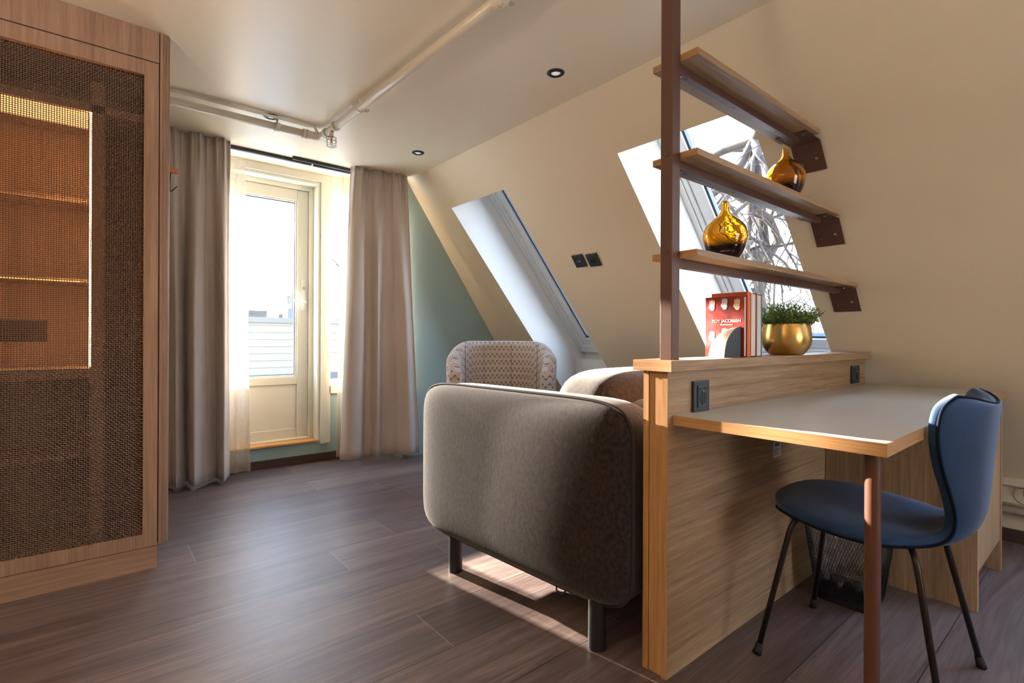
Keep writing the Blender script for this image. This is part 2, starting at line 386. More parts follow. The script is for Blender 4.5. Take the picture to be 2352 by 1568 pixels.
def pathsample(pts, t):
    ds = [0]
    for i in range(1, len(pts)): ds.append(ds[-1]+(Vector(pts[i])-Vector(pts[i-1])).length)
    d = t*ds[-1]
    for i in range(1, len(pts)):
        if d <= ds[i] or i == len(pts)-1:
            return Vector(pts[i-1]).lerp(Vector(pts[i]), (d-ds[i-1])/(ds[i]-ds[i-1]))
def spline(pts, n=8, closed=False):
    P = [Vector(p) for p in pts]; out = []; N = len(P)
    for i in range(N if closed else N-1):
        p0, p1, p2, p3 = (P[(i-1) % N], P[i], P[(i+1) % N], P[(i+2) % N]) if closed else (P[max(i-1, 0)], P[i], P[i+1], P[min(i+2, N-1)])
        for j in range(n):
            t = j/n; out.append(0.5*((2*p1)+(p2-p0)*t+(2*p0-5*p1+4*p2-p3)*t*t+(3*p1-p0-3*p2+p3)*t**3))
    if not closed: out.append(P[-1])
    return out

# ================================================================ STRUCTURE
CZ = 2.225; K = 1.35; LL = math.hypot(K, 1); X0 = 1.965
XL, XR, YB, YD = -1.7, 3.40, -1.9, 4.03
dS = Vector((1/LL, 0, -K/LL)); nS = Vector((K/LL, 0, 1/LL)); P0 = Vector((X0, 0, CZ))
def S(s, y, D=0): return P0+dS*s+nS*D+Vector((0, y, 0))
def sx(x): return (x-X0)*LL
struct(make('floor', MB().box(XL-.1, XR+.02, YB-.1, 4.35, -0.08, 0), M_floor))
struct(make('ceiling', MB().box(XL-.1, X0, YB-.1, 4.35, CZ, CZ+.08), M_ceil))
struct(make('wall_left', MB().box(XL-.1, XL, YB-.1, 4.35, 0, CZ), M_slope))
# rear wall behind the viewer with an added, unseen window beside the sloped wall
RX0, RX1, RZ0, RZ1 = 1.25, 2.15, .60, 1.50
wr = MB(); wr.box(XL, RX0, YB-.1, YB, 0, CZ); wr.box(RX1, 3.5, YB-.1, YB, 0, CZ); wr.box(RX0, RX1, YB-.1, YB, 0, RZ0); wr.box(RX0, RX1, YB-.1, YB, RZ1, CZ)
struct(make('wall_rear', wr, M_slope))
# green end wall right of the balcony door (slightly skewed) and its return
g0 = Vector((1.93, 3.714, 0)); gd = Vector((0.997, 0.078, 0)).normalized(); g1 = g0+gd*1.75
gw = MB().prism([g0, g1, g1+Vector((0, .5, 0)), Vector((g0.x, 4.35, 0))], (0, 0, 2.215))
struct(make('wall_gable', gw, M_green))
# door wall around door (x .40-1.385, z .165-2.16) and side window (x 1.457-1.90, z .574-2.13)
DX0, DX1, DZ0, DZ1 = 0.33, 1.388, 0.155, 2.165
WX0, WX1, WZ0, WZ1 = 1.462, 1.90, 0.575, 2.165
dw = MB()
dw.box(XL, DX0, YD, 4.30, 0, CZ); dw.box(DX0, DX1, YD, 4.30, 0, DZ0); dw.box(DX0, DX1, YD, 4.30, DZ1, CZ)
dw.box(DX1, WX0, YD, 4.30, 0, CZ); dw.box(WX0, WX1, YD, 4.30, 0, WZ0); dw.box(WX0, WX1, YD, 4.30, WZ1, CZ); dw.box(WX1, 1.96, YD, 4.30, 0, CZ)
struct(make('wall_back', dw, M_green))
# sloped wall with three skylight recesses
WIN = [((3.355, -.141), (2.701, -.148), 0.324), ((1.752, -.096), (1.052, -.08), 0.345), ((0.10, -.09), (-.62, -.09), 0.345)]
SB = sx(3.40)            # foot of the slope (top of the knee wall)
ZK = CZ-(3.40-X0)*K
def yline(l, s): return l[0]+l[1]*(s-0.35)/LL
SF = 2.006; DF = 0.44; ZS = 0.777; RT = 0.16
sw = MB(); mats_idx = []
outer = [S(0, YB-.1), S(SB, YB-.1), S(SB, 4.2), S(0, 4.2)]
to2 = lambda p: Vector(((p-P0).dot(dS), p.y, 0))
holes = []
for (l, r_, st) in WIN:
    holes.append([S(st, yline(l, st)), S(st, yline(r_, st)), S(SB-.004, yline(r_, SB)), S(SB-.004, yline(l, SB))])
loops = [outer]+holes
tris = tessellate_polygon([[to2(p) for p in lp] for lp in loops])
flat = [p for lp in loops for p in lp]
sw.add(flat, tris); nfront = len(sw.f)
for (l, r_, st) in WIN:
    for ln in (l, r_):
        pts = [S(st, yline(ln, st)), S(st-RT, yline(ln, st-RT), DF), S(SF, yline(ln, SF), DF)]
        for (x, z) in ((3.40+.115, ZS), (3.40, ZS), (3.40, ZK)):
            s_ = (Vector((x, 0, z))-P0).dot(dS); pts.append(Vector((x, yline(ln, s_), z)))
        sw.add(pts, [tuple(range(6))])
    def two(A, B):
        (s1, d1), (s2, d2) = A, B
        sw.quad(S(s1, yline(l, s1), d1), S(s1, yline(r_, s1), d1), S(s2, yline(r_, s2), d2), S(s2, yline(l, s2), d2))
    two((st, 0), (st-RT, DF))
    def wp(x, z, ln):
        s_ = (Vector((x, 0, z))-P0).dot(dS); return Vector((x, yline(ln, s_), z))
    e1 = S(SF, 0, DF)
    for (A, B) in (((e1.x, e1.z), (3.515, ZS)), ((3.515, ZS), (3.40, ZS)), ((3.40, ZS), (3.40, ZK))):
        sw.quad(wp(*A, l), wp(*A, r_), wp(*B, r_), wp(*B, l))
slope = make('wall_right', sw, [M_slope, M_white])
for i, p in enumerate(slope.data.polygons):
    if i >= nfront: p.material_index = 1
struct(slope)
kw = MB().box(XR, XR+.1, YB-.1, 4.2, 0, ZK)
struct(make('wall_knee', kw, M_slope))
# skylight windows
def skylight(idx, l, r_, st):
    root = empty('window_%d' % idx, S(1.1, (l[0]+r_[0])/2, .4)); struct(root)
    def ring(w0, w1, d0, d1, name, mat, bev=.003, par=root):
        m = MB()
        s0, s1 = st+w0, SF-w0; t0, t1 = st+w1, SF-w1
        yl = lambda s, w: yline(l, s)-w
        yr = lambda s, w: yline(r_, s)+w
        def blk(c):   # c: four (s, side, w)
            lo = [S(s, (yl if sd_ == 'l' else yr)(s, w), d0) for (s, sd_, w) in c]; hi = [S(s, (yl if sd_ == 'l' else yr)(s, w), d1) for (s, sd_, w) in c]
            m.hexa(lo, hi)
        blk([(s0, 'l', w0), (s1, 'l', w0), (t1, 'l', w1), (t0, 'l', w1)])
        blk([(s0, 'r', w0), (s1, 'r', w0), (t1, 'r', w1), (t0, 'r', w1)])
        blk([(s0, 'l', w0), (t0, 'l', w1), (t0, 'r', w1), (s0, 'r', w0)])
        blk([(s1, 'l', w0), (t1, 'l', w1), (t1, 'r', w1), (s1, 'r', w0)])
        return make(name, m, mat, par, bevel=bev)
    ring(.0, .035, .375, .47, 'window_frame', M_skyframe)
    ring(.038, .062, .385, .46, 'inner_frame', M_skyframe)
    sash = ring(.066, .135, .40, .45, 'sash', M_skyframe)
    ring(.135, .149, .415, .45, 'gasket', M_gasket, 0, sash)
    m = MB(); a1, a2 = st+.147, SF-.147
    m.quad(S(a1, yline(l, a1)-.147, .44), S(a1, yline(r_, a1)+.147, .44), S(a2, yline(r_, a2)+.147, .44), S(a2, yline(l, a2)-.147, .44))
    make('pane', m, M_glass, sash)
for i, wdef in enumerate(WIN): skylight(i+1, wdef[0], wdef[1], wdef[2]-RT)
# skirting
struct(make('baseboard_back', MB().box(XL, 1.93, YD-.014, YD, 0, .062), M_skirt, bevel=.002))
struct(make('baseboard_right', MB().box(XR-.014, XR, YB, 3.8, 0, .062), M_skirty, bevel=.002))
# door casing
tr = MB(); tr.box(DX1-.0, DX1+.074, YD-.018, YD, .135, CZ); tr.box(DX0-.07, DX0, YD-.018, YD, .135, CZ); tr.box(DX0, DX1, YD-.018, YD, DZ1, CZ); tr.box(DX1+.074, 1.92, YD-.018, YD, WZ1-.03, CZ)
struct(make('trim_1', tr, M_frame, bevel=.002))
# door reveal lining (steps towards the leaf)
tr = MB(); tr.box(DX1-.022, DX1, YD, 4.30, DZ0, DZ1); tr.box(DX0, DX0+.022, YD, 4.30, DZ0, DZ1); tr.box(DX0+.022, DX1-.022, YD, 4.30, DZ1-.022, DZ1)
struct(make('trim_2', tr, M_frame, bevel=.002))
struct(make('trim_3', MB().box(DX0+.022, DX1-.022, YD-.018, 4.14, DZ0, DZ0+.014), M_sill, bevel=.002))
# balcony door
door = empty('door_1', ((DX0+DX1)/2, 4.17, DZ0)); struct(door)
FX1 = DX1-.022; FX0 = DX0+.022; FZ1 = DZ1-.022; FZ0 = DZ0+.014
m = MB(); m.box(FX1-.03, FX1, 4.13, 4.24, FZ0, FZ1); m.box(FX0, FX0+.03, 4.13, 4.24, FZ0, FZ1); m.box(FX0+.03, FX1-.03, 4.13, 4.24, FZ1-.03, FZ1); m.box(FX0+.03, FX1-.03, 4.14, 4.24, DZ0, DZ0+.02)
make('door_frame', m, M_frame, door, bevel=.003)
lx0, lx1, lz0, lz1 = FX0+.033, FX1-.033, DZ0+.024, FZ1-.033
gx0, gx1, gz0, gz1 = lx0+.09, lx1-.082, .655, lz1-.085
m = MB(); m.box(gx1, lx1, 4.155, 4.215, lz0, lz1); m.box(lx0, gx0, 4.155, 4.215, lz0, lz1); m.box(gx0, gx1, 4.155, 4.215, gz1, lz1); m.box(gx0, gx1, 4.155, 4.215, gz0-.06, gz0); m.box(gx0, gx1, 4.155, 4.215, lz0, lz0+.075)
m.box(gx0, gx1, 4.17, 4.205, lz0+.075, gz0-.06)
leaf = make('door_leaf', m, M_frame, door, bevel=.004)
m = MB(); t = .012
m.box(gx1-t, gx1, 4.165, 4.205, gz0, gz1); m.box(gx0, gx0+t, 4.165, 4.205, gz0, gz1); m.box(gx0+t, gx1-t, 4.165, 4.205, gz0, gz0+t); m.box(gx0+t, gx1-t, 4.165, 4.205, gz1-t, gz1)
make('glazing_bead', m, M_frame, leaf, bevel=.003)
m = MB(); t2 = .018
m.box(gx1-t2, gx1-t, 4.178, 4.19, gz0+t, gz1-t); m.box(gx0+t, gx0+t2, 4.178, 4.19, gz0+t, gz1-t); m.box(gx0+t, gx1-t, 4.178, 4.19, gz0+t, gz0+t2); m.box(gx0+t, gx1-t, 4.178, 4.19, gz1-t2, gz1-t)
make('gasket', m, M_gasket, leaf)
make('pane', MB().quad((gx0+t, 4.185, gz0+t), (gx1-t, 4.185, gz0+t), (gx1-t, 4.185, gz1-t), (gx0+t, 4.185, gz1-t)), M_glass, leaf)
hp = MB().box(lx1-.052, lx1-.022, 4.145, 4.156, 1.165, 1.415)
hd = make('handle', hp, M_skyframe, leaf, bevel=.004); hd['label'] = 'white lever handle on its long back plate'
m = MB(); m.tube([(lx1-.037, 4.15, 1.235), (lx1-.037, 4.105, 1.235)], .010, 14); m.tube(spline([(lx1-.03, 4.105, 1.235), (lx1-.07, 4.10, 1.236), (lx1-.155, 4.10, 1.25)], 5), [.010]*5+[.008]*6, 12)
m2 = make('lever', m, M_skyframe, door, smooth=True)
m = MB(); m.tube([(lx1-.037, 4.148, 1.345), (lx1-.037, 4.138, 1.345)], .012, 18)
make('lock_cylinder', m, M_steel, door)
# side window right of the door
sw2 = empty('window_4', ((WX0+WX1)/2, 4.15, WZ0)); struct(sw2)
m = MB(); m.box(WX0, WX0+.006, YD+.001, 4.2, WZ0, WZ1); m.box(WX1-.05, WX1, YD+.001, 4.2, WZ0, WZ1); m.box(WX0+.006, WX1-.05, YD+.001, 4.2, WZ1-.06, WZ1); m.box(WX0+.006, WX1-.05, YD+.05, 4.2, WZ0, WZ0+.045)
make('window_frame', m, M_frame, sw2, bevel=.003)
make('window_sill', MB().box(WX0-.003, WX1, YD-.03, YD+.05, WZ0-.055, WZ0+.006), M_frame, sw2, bevel=.003)
make('pane', MB().quad((WX0+.006, 4.16, WZ0+.045), (WX1-.05, 4.16, WZ0+.045), (WX1-.05, 4.16, WZ1-.06), (WX0+.006, 4.16, WZ1-.06)), M_glass, sw2)
# rear window: unseen, added for light, placed to suit the chair's shadow
rw = empty('window_5', ((RX0+RX1)/2, YB-.05, RZ0)); struct(rw)
m = MB(); f_ = .045
for (x0, x1, z0, z1) in ((RX0, RX0+f_, RZ0, RZ1), (RX1-f_, RX1, RZ0, RZ1), (RX0+f_, RX1-f_, RZ0, RZ0+f_), (RX0+f_, RX1-f_, RZ1-f_, RZ1)): m.box(x0, x1, YB-.08, YB-.03, z0, z1)
make('window_frame', m, M_frame, rw, bevel=.003)
make('pane', MB().quad((RX0+f_, YB-.055, RZ0+f_), (RX1-f_, YB-.055, RZ0+f_), (RX1-f_, YB-.055, RZ1-f_), (RX0+f_, YB-.055, RZ1-f_)), M_glass, rw)

# ================================================================ CURTAINS
def curtain(name, top, bot, zt, zb, nf, amp, mat, label, group, pinch=True, phase=0.0, solid=.002, nu=None, seed=1):
    rnd = random.Random(seed); nu = nu or nf*52
    jit = [rnd.uniform(-.22, .22) for _ in range(nf*2+3)]; am = [rnd.uniform(.7, 1.25) for _ in range(nf*2+3)]
    m = MB(); nv = 34
    T = [(Vector((*p, 0))) for p in top]; B = [(Vector((*p, 0))) for p in bot]
    def fn(u, v):
        v2 = v*v*(3-2*v) if pinch else v
        vv = v
        t = u*nf; i = int(t); f = t-i
        p = pathsample(T, u).lerp(pathsample(B, min(1, max(0, u))), vv)
        q = pathsample(T, min(u+.01, 1)).lerp(pathsample(B, min(u+.01, 1)), vv) - pathsample(T, max(u-.01, 0)).lerp(pathsample(B, max(u-.01, 0)), vv)
        nrm = Vector((-q.y, q.x, 0)); nrm = nrm.normalized() if nrm.length > 1e-6 else Vector((0, 1, 0))
        ph = 2*math.pi*(t+phase)+1.2*math.sin(2*math.pi*u*1.7+seed)*min(1, v*2)
        w = math.sin(ph)
        w = math.copysign(abs(w)**.75, w)
        A = amp*(0.45+0.75*smoothstep(0, .5, v))*am[i % len(am)]
        off = w*A+0.25*A*math.sin(2*ph+seed)*v
        if pinch and v < .16:   # pencil pinches under the header
            off += .032*abs(math.sin(ph*1.5))**6*smoothstep(.17, .02, v)*(-1)
        z = zt+(zb-zt)*v
        return p+nrm*off+Vector((0, 0, z))
    m.grid(fn, nu, nv)
    o = make(name, m, mat, None, loc=(bot[0][0], bot[0][1], zb), smooth=True, solid=solid)
    return tag(o, label, 'curtain', group)
curtain('curtain', [(.30, 3.72), (.375, 3.72), (.70, 3.725)], [(.34, 3.86), (.50, 3.84), (.735, 3.83)], CZ-.0005, .02, 3, .052, M_curt,
        'taupe pleated blackout curtain between the cabinet and the balcony door', 'blackout curtains', seed=3, phase=.15)
curtain('curtain', [(1.485, 3.675), (1.68, 3.655), (1.915, 3.61)], [(1.475, 3.85), (1.75, 3.79), (1.90, 3.71), (2.06, 3.655)], CZ-.0005, .03, 3, .038, M_curt,
        'taupe pleated blackout curtain right of the balcony door, beside the green wall', 'blackout curtains', seed=8, phase=.35)
curtain('sheer_curtain', [(.71, 3.87), (.82, 3.875)], [(.725, 3.945), (.88, 3.95)], CZ-.05, .02, 2, .012, M_sheer,
        'translucent linen sheer hanging at the left half of the balcony door', 'sheer curtains', pinch=False, solid=0, nu=40, seed=2)
curtain('sheer_curtain', [(1.465, 3.83), (1.545, 3.83)], [(1.475, 3.93), (1.57, 3.93)], CZ-.03, .03, 2, .014, M_sheer,
        'narrow linen sheer in front of the slim side window', 'sheer curtains', pinch=False, solid=0, nu=40, seed=4)
m = MB().box(.3, 1.235, 3.775, 3.80, CZ-.022, CZ); m.box(.3, 1.235, 3.804, 3.812, CZ-.016, CZ)
tag(make('curtain_track', m, M_track, None, (.7, 3.74, CZ), bevel=.002), 'black ceiling curtain track running left from the middle of the door', 'curtain rail')
m = MB().box(1.09, 1.90, 3.728, 3.75, CZ-.022, CZ); m.box(1.25, 1.90, 3.785, 3.808, CZ-.02, CZ)
tag(make('curtain_track', m, M_track, None, (1.5, 3.7, CZ), bevel=.002), 'black ceiling curtain tracks running right over the side window', 'curtain rail')

# ================================================================ CEILING PIPES, LIGHTS
pipe = empty('ceiling_pipe', (1.08, 3.12, 2.18)); tag(pipe, 'beige painted heating pipe turning a corner under the ceiling', 'pipe')
r = .021; zc = 2.178
m = MB().tube([(-.9, 3.175, zc), (1.06, 3.155, zc)], r, 20); make('pipe_run', m, M_pipe, pipe, smooth=True)
m = MB().tube([(1.085, 3.135, zc), (1.142, 1.2, zc)], r, 20); make('pipe_run', m, M_pipe, pipe, smooth=True)
m = MB().tube(spline([(1.01, 3.156, zc), (1.055, 3.154, zc), (1.08, 3.13, zc), (1.086, 3.08, zc)], 6), .0245, 20)
make('elbow', m, M_pipe, pipe, smooth=True)
for (p, d) in (((1.005, 3.156, zc), (1, -.01, 0)), ((1.086, 3.06, zc), (.03, -1, 0)), ((1.09, 2.93, zc), (.03, -1, 0)), ((1.137, 1.47, zc), (.03, -1, 0)), ((.985, 3.156, zc), (1, -.01, 0))):
    d = Vector(d).normalized(); p = Vector(p); make('coupling', MB().tube([p-d*.008, p+d*.008], .0275, 20), M_pipe, pipe, bevel=.002)
for (p, ax) in (((.835, 3.158, zc), 'x'), ((1.105, 2.62, zc), 'y'), ((1.14, 1.44, zc), 'y'), ((.1, 3.165, zc), 'x')):
    m = MB(); p = Vector(p); d = Vector((1, 0, 0)) if ax == 'x' else Vector((0, 1, 0)); sdv = Vector((0, 1, 0)) if ax == 'x' else Vector((1, 0, 0))
    m.tube([p-d*.012, p+d*.012], .0255, 20)
    for sg in (-1, 1):
        c = p+sdv*sg*.036; h_ = (d*.012, sdv*.014); zz = .004
        lo = [c-h_[0]-h_[1]+Vector((0, 0, -zz)), c+h_[0]-h_[1]+Vector((0, 0, -zz)), c+h_[0]+h_[1]+Vector((0, 0, -zz)), c-h_[0]+h_[1]+Vector((0, 0, -zz))]
        m.hexa(lo, [q+Vector((0, 0, 2*zz)) for q in lo]); m.tube([c+Vector((0, 0, -.010)), c+Vector((0, 0, .008))], .0055, 6)
    m.tube([p+Vector((0, 0, .02)), Vector((p.x, p.y, CZ))], .006, 8)
    make('pipe_clamp', m, M_pipe, pipe, bevel=.001)
tp = tag(make('thin_pipe', MB().tube([(-.9, 3.105, CZ-.016), (1.0, 3.10, CZ-.016), (1.03, 3.10, CZ-.012), (1.05, 3.12, zc+.012)], .0085, 14), pr('white_pipe', srgb(226, 222, 212), .25), None, (.2, 3.1, CZ-.016), smooth=True), 'thin white pipe running just above the beige pipe', 'pipe')
spk = empty('sprinkler_head', (1.088, 2.985, 2.15)); tag(spk, 'fire sprinkler in a chrome wire cage under the pipe corner', 'sprinkler')
c = Vector((1.088, 2.985, 0))
make('body', MB().cyl(c, .012, 2.125, 2.162, 16), M_pipe, spk, bevel=.001)
make('bulb', MB().cyl(c, .0035, 2.098, 2.126, 10), M_redglass, spk)
m = MB()
for k_ in range(6):
    an = k_*math.pi/3; dx, dy = math.cos(an), math.sin(an)
    m.tube([c+Vector((dx*.014, dy*.014, 2.132)), c+Vector((dx*.030, dy*.030, 2.126)), c+Vector((dx*.027, dy*.027, 2.078)), c+Vector((dx*.012, dy*.012, 2.072))], .0013, 6)
for (rr_, z) in ((.03, 2.126), (.029, 2.105), (.027, 2.078), (.013, 2.072)):
    m.tube([c+Vector((rr_*math.cos(t_*math.pi/10), rr_*math.sin(t_*math.pi/10), z)) for t_ in range(20)], .0013, 6, closed=True)
make('wire_cage', m, M_chrome, spk, smooth=True)
dl = None
for (x, y, lab, mt) in ((1.71, 1.753, 'recessed black ceiling downlight nearest the brown post', M_black), (.798, 3.147, 'recessed downlight above the balcony door, left of the pipe corner', M_black), (1.727, 3.11, 'small recessed black downlight near the ceiling edge above the right curtain', M_black)):
    if dl is None:
        dl = empty('downlight', (x, y, CZ))
        make('trim_ring', MB().lathe([(.022, -.001), (.025, -.007), (.036, -.006), (.042, -.001), (.042, .0), (.022, 0)], (x, y, CZ), 40), M_black, dl, smooth=True)
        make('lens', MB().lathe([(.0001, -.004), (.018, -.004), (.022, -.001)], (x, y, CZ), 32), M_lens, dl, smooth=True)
        o = dl
    else:
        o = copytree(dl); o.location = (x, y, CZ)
    tag(o, lab, 'ceiling light', 'recessed ceiling downlights')
SL = [((1.205, 2.577), None)]

# ================================================================ ROOM DIVIDER WITH LEDGE
PX0, PX1, PY0, PY1, PZ = 1.255, 2.925, .831, .912, .868
div = empty('room_divider', (PX0, .87, 0)); tag(div, 'low oak room divider with a thicker ledge on top, between sofa and desk', 'room divider')
make('desk_side_panel', MB().box(PX0, PX1, PY0, PY0+.018, 0, PZ), [oak[0]], div, bevel=.001)
make('sofa_side_panel', MB().box(PX0, PX1, PY1-.018, PY1, 0, PZ), [edge[2]], div, bevel=.001)
make('end_panel', MB().box(PX0+.002, PX0+.02, PY0+.0185, PY1-.0185, 0, PZ), edge[2], div, bevel=.001)
make('edge_strip', MB().box(PX0-.0015, PX0, PY0, PY0+.018, 0, PZ), edge[2], div); make('edge_strip', MB().box(PX0-.0015, PX0, PY1-.018, PY1, 0, PZ), edge[2], div)
make('ledge', MB().box(1.243, 2.93, .812, .941, PZ, .899), oak[0], div, bevel=.0012)
make('ledge_end_strip', MB().box(1.2415, 1.243, .812, .941, PZ, .899), edge[1], div)
# power sockets on the divider
def socket(x, y, z, w, h, nrm, label, group, part='socket', rot=None):
    """local build: plate in XZ plane facing -Y"""
    o = empty('power_socket', (x, y, z)); org = Vector((x, y, z))
    b = MB().box(x-w/2, x+w/2, y-.010, y, z-h/2, z+h/2)
    make('frame_plate', b, M_anthr, o, bevel=.0025)
    if part == 'socket':
        s = .022 if w < .09 else .024
        make('insert', MB().box(x-.026, x+.026, y-.013, y-.009, z-.033, z+.033), M_anthr, o, bevel=.0015)
        m = MB(); m.tube([(x, y-.0135, z-.005), (x, y-.0128, z-.005)], .0195, 28)
        hl = make('outlet_well', m, M_hole, o)
        m = MB(); m.tube([(x-.019, y-.0142, z-.005), (x-.019, y-.0128, z-.005)], .0001, 6)
        for zz in (z+.0125, z-.0265): make('earth_clip', MB().box(x-.002, x+.002, y-.0155, y-.013, zz, zz+.004), M_steel, o)
        m = MB(); m.box(x-.020, x-.010, y-.0142, y-.0128, z+.022, z+.025); m.box(x+.008, x+.02, y-.0142, y-.0128, z+.022, z+.025)
        make('marking', m, M_hole, o)
    else:
        m = MB(); m.tube([(x-.010, y-.016, z), (x-.010, y-.0095, z)], .004, 10); m.tube([(x+.012, y-.020, z), (x+.012, y-.0095, z)], .0055, 10); m.tube([(x+.012, y-.02, z), (x+.024, y-.024, z+.004)], .003, 8)
        make('antenna_jack', m, M_steel, o)
    if rot: o.matrix_world = rot
    tag(o, label, 'socket', group); return o
socket(1.418, PY0, .789, .086, .092, None, 'anthracite power socket at the near end of the divider above the desk', None)
socket(2.765, PY0, .797, .098, .082, None, 'dark power socket at the far end of the divider, by the sloped wall', None)
def onslope(x, y, rz=0):
    # local -Y axis -> into the room (-nS), local Z -> up the slope
    z = CZ-(x-X0)*K; zx = -dS; yx = nS; xx = Vector((0, -1, 0))
    return Matrix(((xx.x, yx.x, zx.x, x), (xx.y, yx.y, zx.y, y), (xx.z, yx.z, zx.z, z), (0, 0, 0, 1)))
socket(2.545, 2.37, 1.44, .094, .094, None, 'black antenna outlet plate on the sloped wall, left of the pair', 'pair of black plates on the sloped wall', 'tv', onslope(2.517, 2.345))
socket(2.545, 2.25, 1.44, .094, .094, None, 'black power outlet plate on the sloped wall, right of the pair', 'pair of black plates on the sloped wall', 'socket', onslope(2.522, 2.225))
# sticker
st = empty('product_sticker', (1.95, PY0, .556)); tag(st, 'small white barcode sticker on the divider below the desk', 'sticker')
make('paper', MB().box(1.92, 1.983, PY0-.0006, PY0, .528, .584), M_label, st)
m = MB(); x = 1.931
rnd = random.Random(2)
while x < 1.972:
    w = rnd.choice((.0012, .002, .003)); m.box(x, x+w, PY0-.0009, PY0-.0006, .568, .580); x += w+rnd.choice((.001, .0016))
for z in (.556, .550, .544, .538): m.box(1.927, 1.927+rnd.uniform(.02, .045), PY0-.0009, PY0-.0006, z, z+.0018)
make('print', m, M_ink, st)

# ================================================================ SHELVING ON POST
sh = empty('shelving_unit', (1.32, .869, .899)); tag(sh, 'brown steel post on the ledge carrying three oak shelves to the sloped wall', 'shelf unit')
make('post', MB().box(1.300, 1.340, .849, .889, .899, CZ), M_brown, sh, bevel=.002)
for z in (1.50, 1.215): make('square_plug', MB().box(1.2985, 1.300, .862, .874, z-.007, z+.007), M_brown, sh, bevel=.0005)
SH = [(1.777, .020, 2.235, 2.285), (1.489, .0195, 2.462, 2.51), (1.199, .0195, 2.69, 2.735)]
for k_, (zb, th, xe, xb) in enumerate(SH):
    s_ = make('shelf', MB().box(1.341, xe, .793, .944, zb, zb+th), oak[0], sh, bevel=.001)
    s_['label'] = ('top shelf board', 'middle shelf board carrying a vase', 'lowest shelf board carrying a vase')[k_]
    make('front_edge', MB().box(1.3395, 1.341, .793, .944, zb, zb+th), edge[1], s_)
    m = MB(); m.box(1.34, xe-.03, .857, .881, zb-.026, zb)
    bar = make('support_bar', m, M_brown, s_, bevel=.0015)
    for x in (1.40, 1.70, 2.02):
        if x < xe-.1: make('bar_hole', MB().tube([(x, .869, zb-.0265), (x, .869, zb-.0258)], .005, 14), M_hole, s_)
    make('screw', MB().tube([(1.372, .869, zb-.028), (1.372, .869, zb-.0258)], .005, 12), M_steel, s_)
    # bracket: flat tongue under the shelf + plate on the slope
    xs = X0+(CZ-(zb-.002))/K
    bk = MB(); yb0, yb1 = .812, .926
    bk.box(xe-.085, xs-.004, yb0, yb1, zb-.0045, zb-.001)
    s1 = sx(xs)
    lo = [S(s1, yb0, -.001), S(s1+.125, yb0, -.001), S(s1+.125, yb1, -.001), S(s1, yb1, -.001)]
    bk.hexa(lo, [p-nS*.004 for p in lo])
    make('wall_bracket', bk, M_brown, s_, bevel=.0005)
    for (ds_, yy) in ((.07, .84), (.085, .90)):
        p = S(s1+ds_, yy, -.005); make('screw', MB().tube([p, p-nS*.002], .0055, 14), M_steel, s_)
    for (xx, yy) in ((xe-.05, .835), (xe-.045, .905)): make('screw', MB().tube([(xx, yy, zb-.0045), (xx, yy, zb-.0065)], .004, 12), M_steel, s_)

# ================================================================ DESK
DXa, DXb, DYa, DYb, DZt = 1.280, 3.0, .325, PY0-.001, .743
dk = empty('desk', (1.33, .36, 0)); tag(dk, 'oak-edged desk with a warm grey top fixed along the divider', 'desk')
DY2 = .343
def slab(x0, x1, ya, yb, y1, z0, z1):
    return MB().hexa([(x0, ya, z0), (x1, yb, z0), (x1, y1, z0), (x0, y1, z0)], [(x0, ya, z1), (x1, yb, z1), (x1, y1, z1), (x0, y1, z1)])
make('desk_top', slab(DXa, DXb, DYa, DY2, DYb, DZt-.028, DZt-.0008), oak[0], dk, bevel=.0008)
make('grey_surface', slab(DXa+.002, DXb-.002, DYa+.002, DY2+.002, DYb, DZt-.0009, DZt), M_lam, dk)
make('edge_band', MB().box(DXa-.0015, DXa, DYa, DYb, DZt-.028, DZt), edge[1], dk)
make('edge_band', MB().hexa([(DXa-.0015, DYa-.0015, DZt-.028), (DXb, DY2-.0015, DZt-.028), (DXb, DY2, DZt-.028), (DXa-.0015, DYa, DZt-.028)], [(DXa-.0015, DYa-.0015, DZt), (DXb, DY2-.0015, DZt), (DXb, DY2, DZt), (DXa-.0015, DYa, DZt)]), edge[0], dk)
make('leg', MB().cyl((1.328, .362, 0), .0155, 0, DZt-.028, 32), M_legb, dk, smooth=False, bevel=0)
bpy.data.objects['leg'].modifiers.new('e', 'EDGE_SPLIT').split_angle = R(40)
for p in bpy.data.objects['leg'].data.polygons: p.use_smooth = True
# cabinet under the far end of the desk
ca = empty('desk_cabinet', (2.68, .34, 0)); tag(ca, 'oak cabinet under the far end of the desk with a recessed pull', 'cabinet')
cx0, cx1, cy0 = 2.415, 2.945, .345
make('side_panel', MB().box(cx0, cx0+.02, cy0, DYb-.001, 0, DZt-.029), oak[2], ca, bevel=.001)
make('side_panel', MB().box(cx1-.02, cx1, cy0, DYb-.001, 0, DZt-.029), oak[2], ca, bevel=.001)
make('back_panel', MB().box(cx0+.02, cx1-.02, DYb-.02, DYb-.002, .02, DZt-.029), oak[2], ca)
make('plinth', MB().box(cx0+.02, cx1-.02, cy0+.05, cy0+.066, 0, .13), M_brown, ca)
dr = make('door', MB().box(cx0+.062, cx1-.022, cy0+.004, cy0+.022, .13, DZt-.032), oak[2], ca, bevel=.001)
mm = MB().box(cx0+.022, cx0+.062, cy0+.004, cy0+.022, .13, .335); make('door_stile', mm, oak[2], dr, bevel=.001)
make('pull_recess', MB().box(cx0+.022, cx0+.0615, cy0+.020, cy0+.032, .335, DZt-.032), M_sill, dr)
m = MB().box(2.46, 2.90, cy0+.046, cy0+.05, .02, .11)
vg = make('vent_grille', m, pr('vent_red_brown', srgb(120, 80, 74), .5), ca)
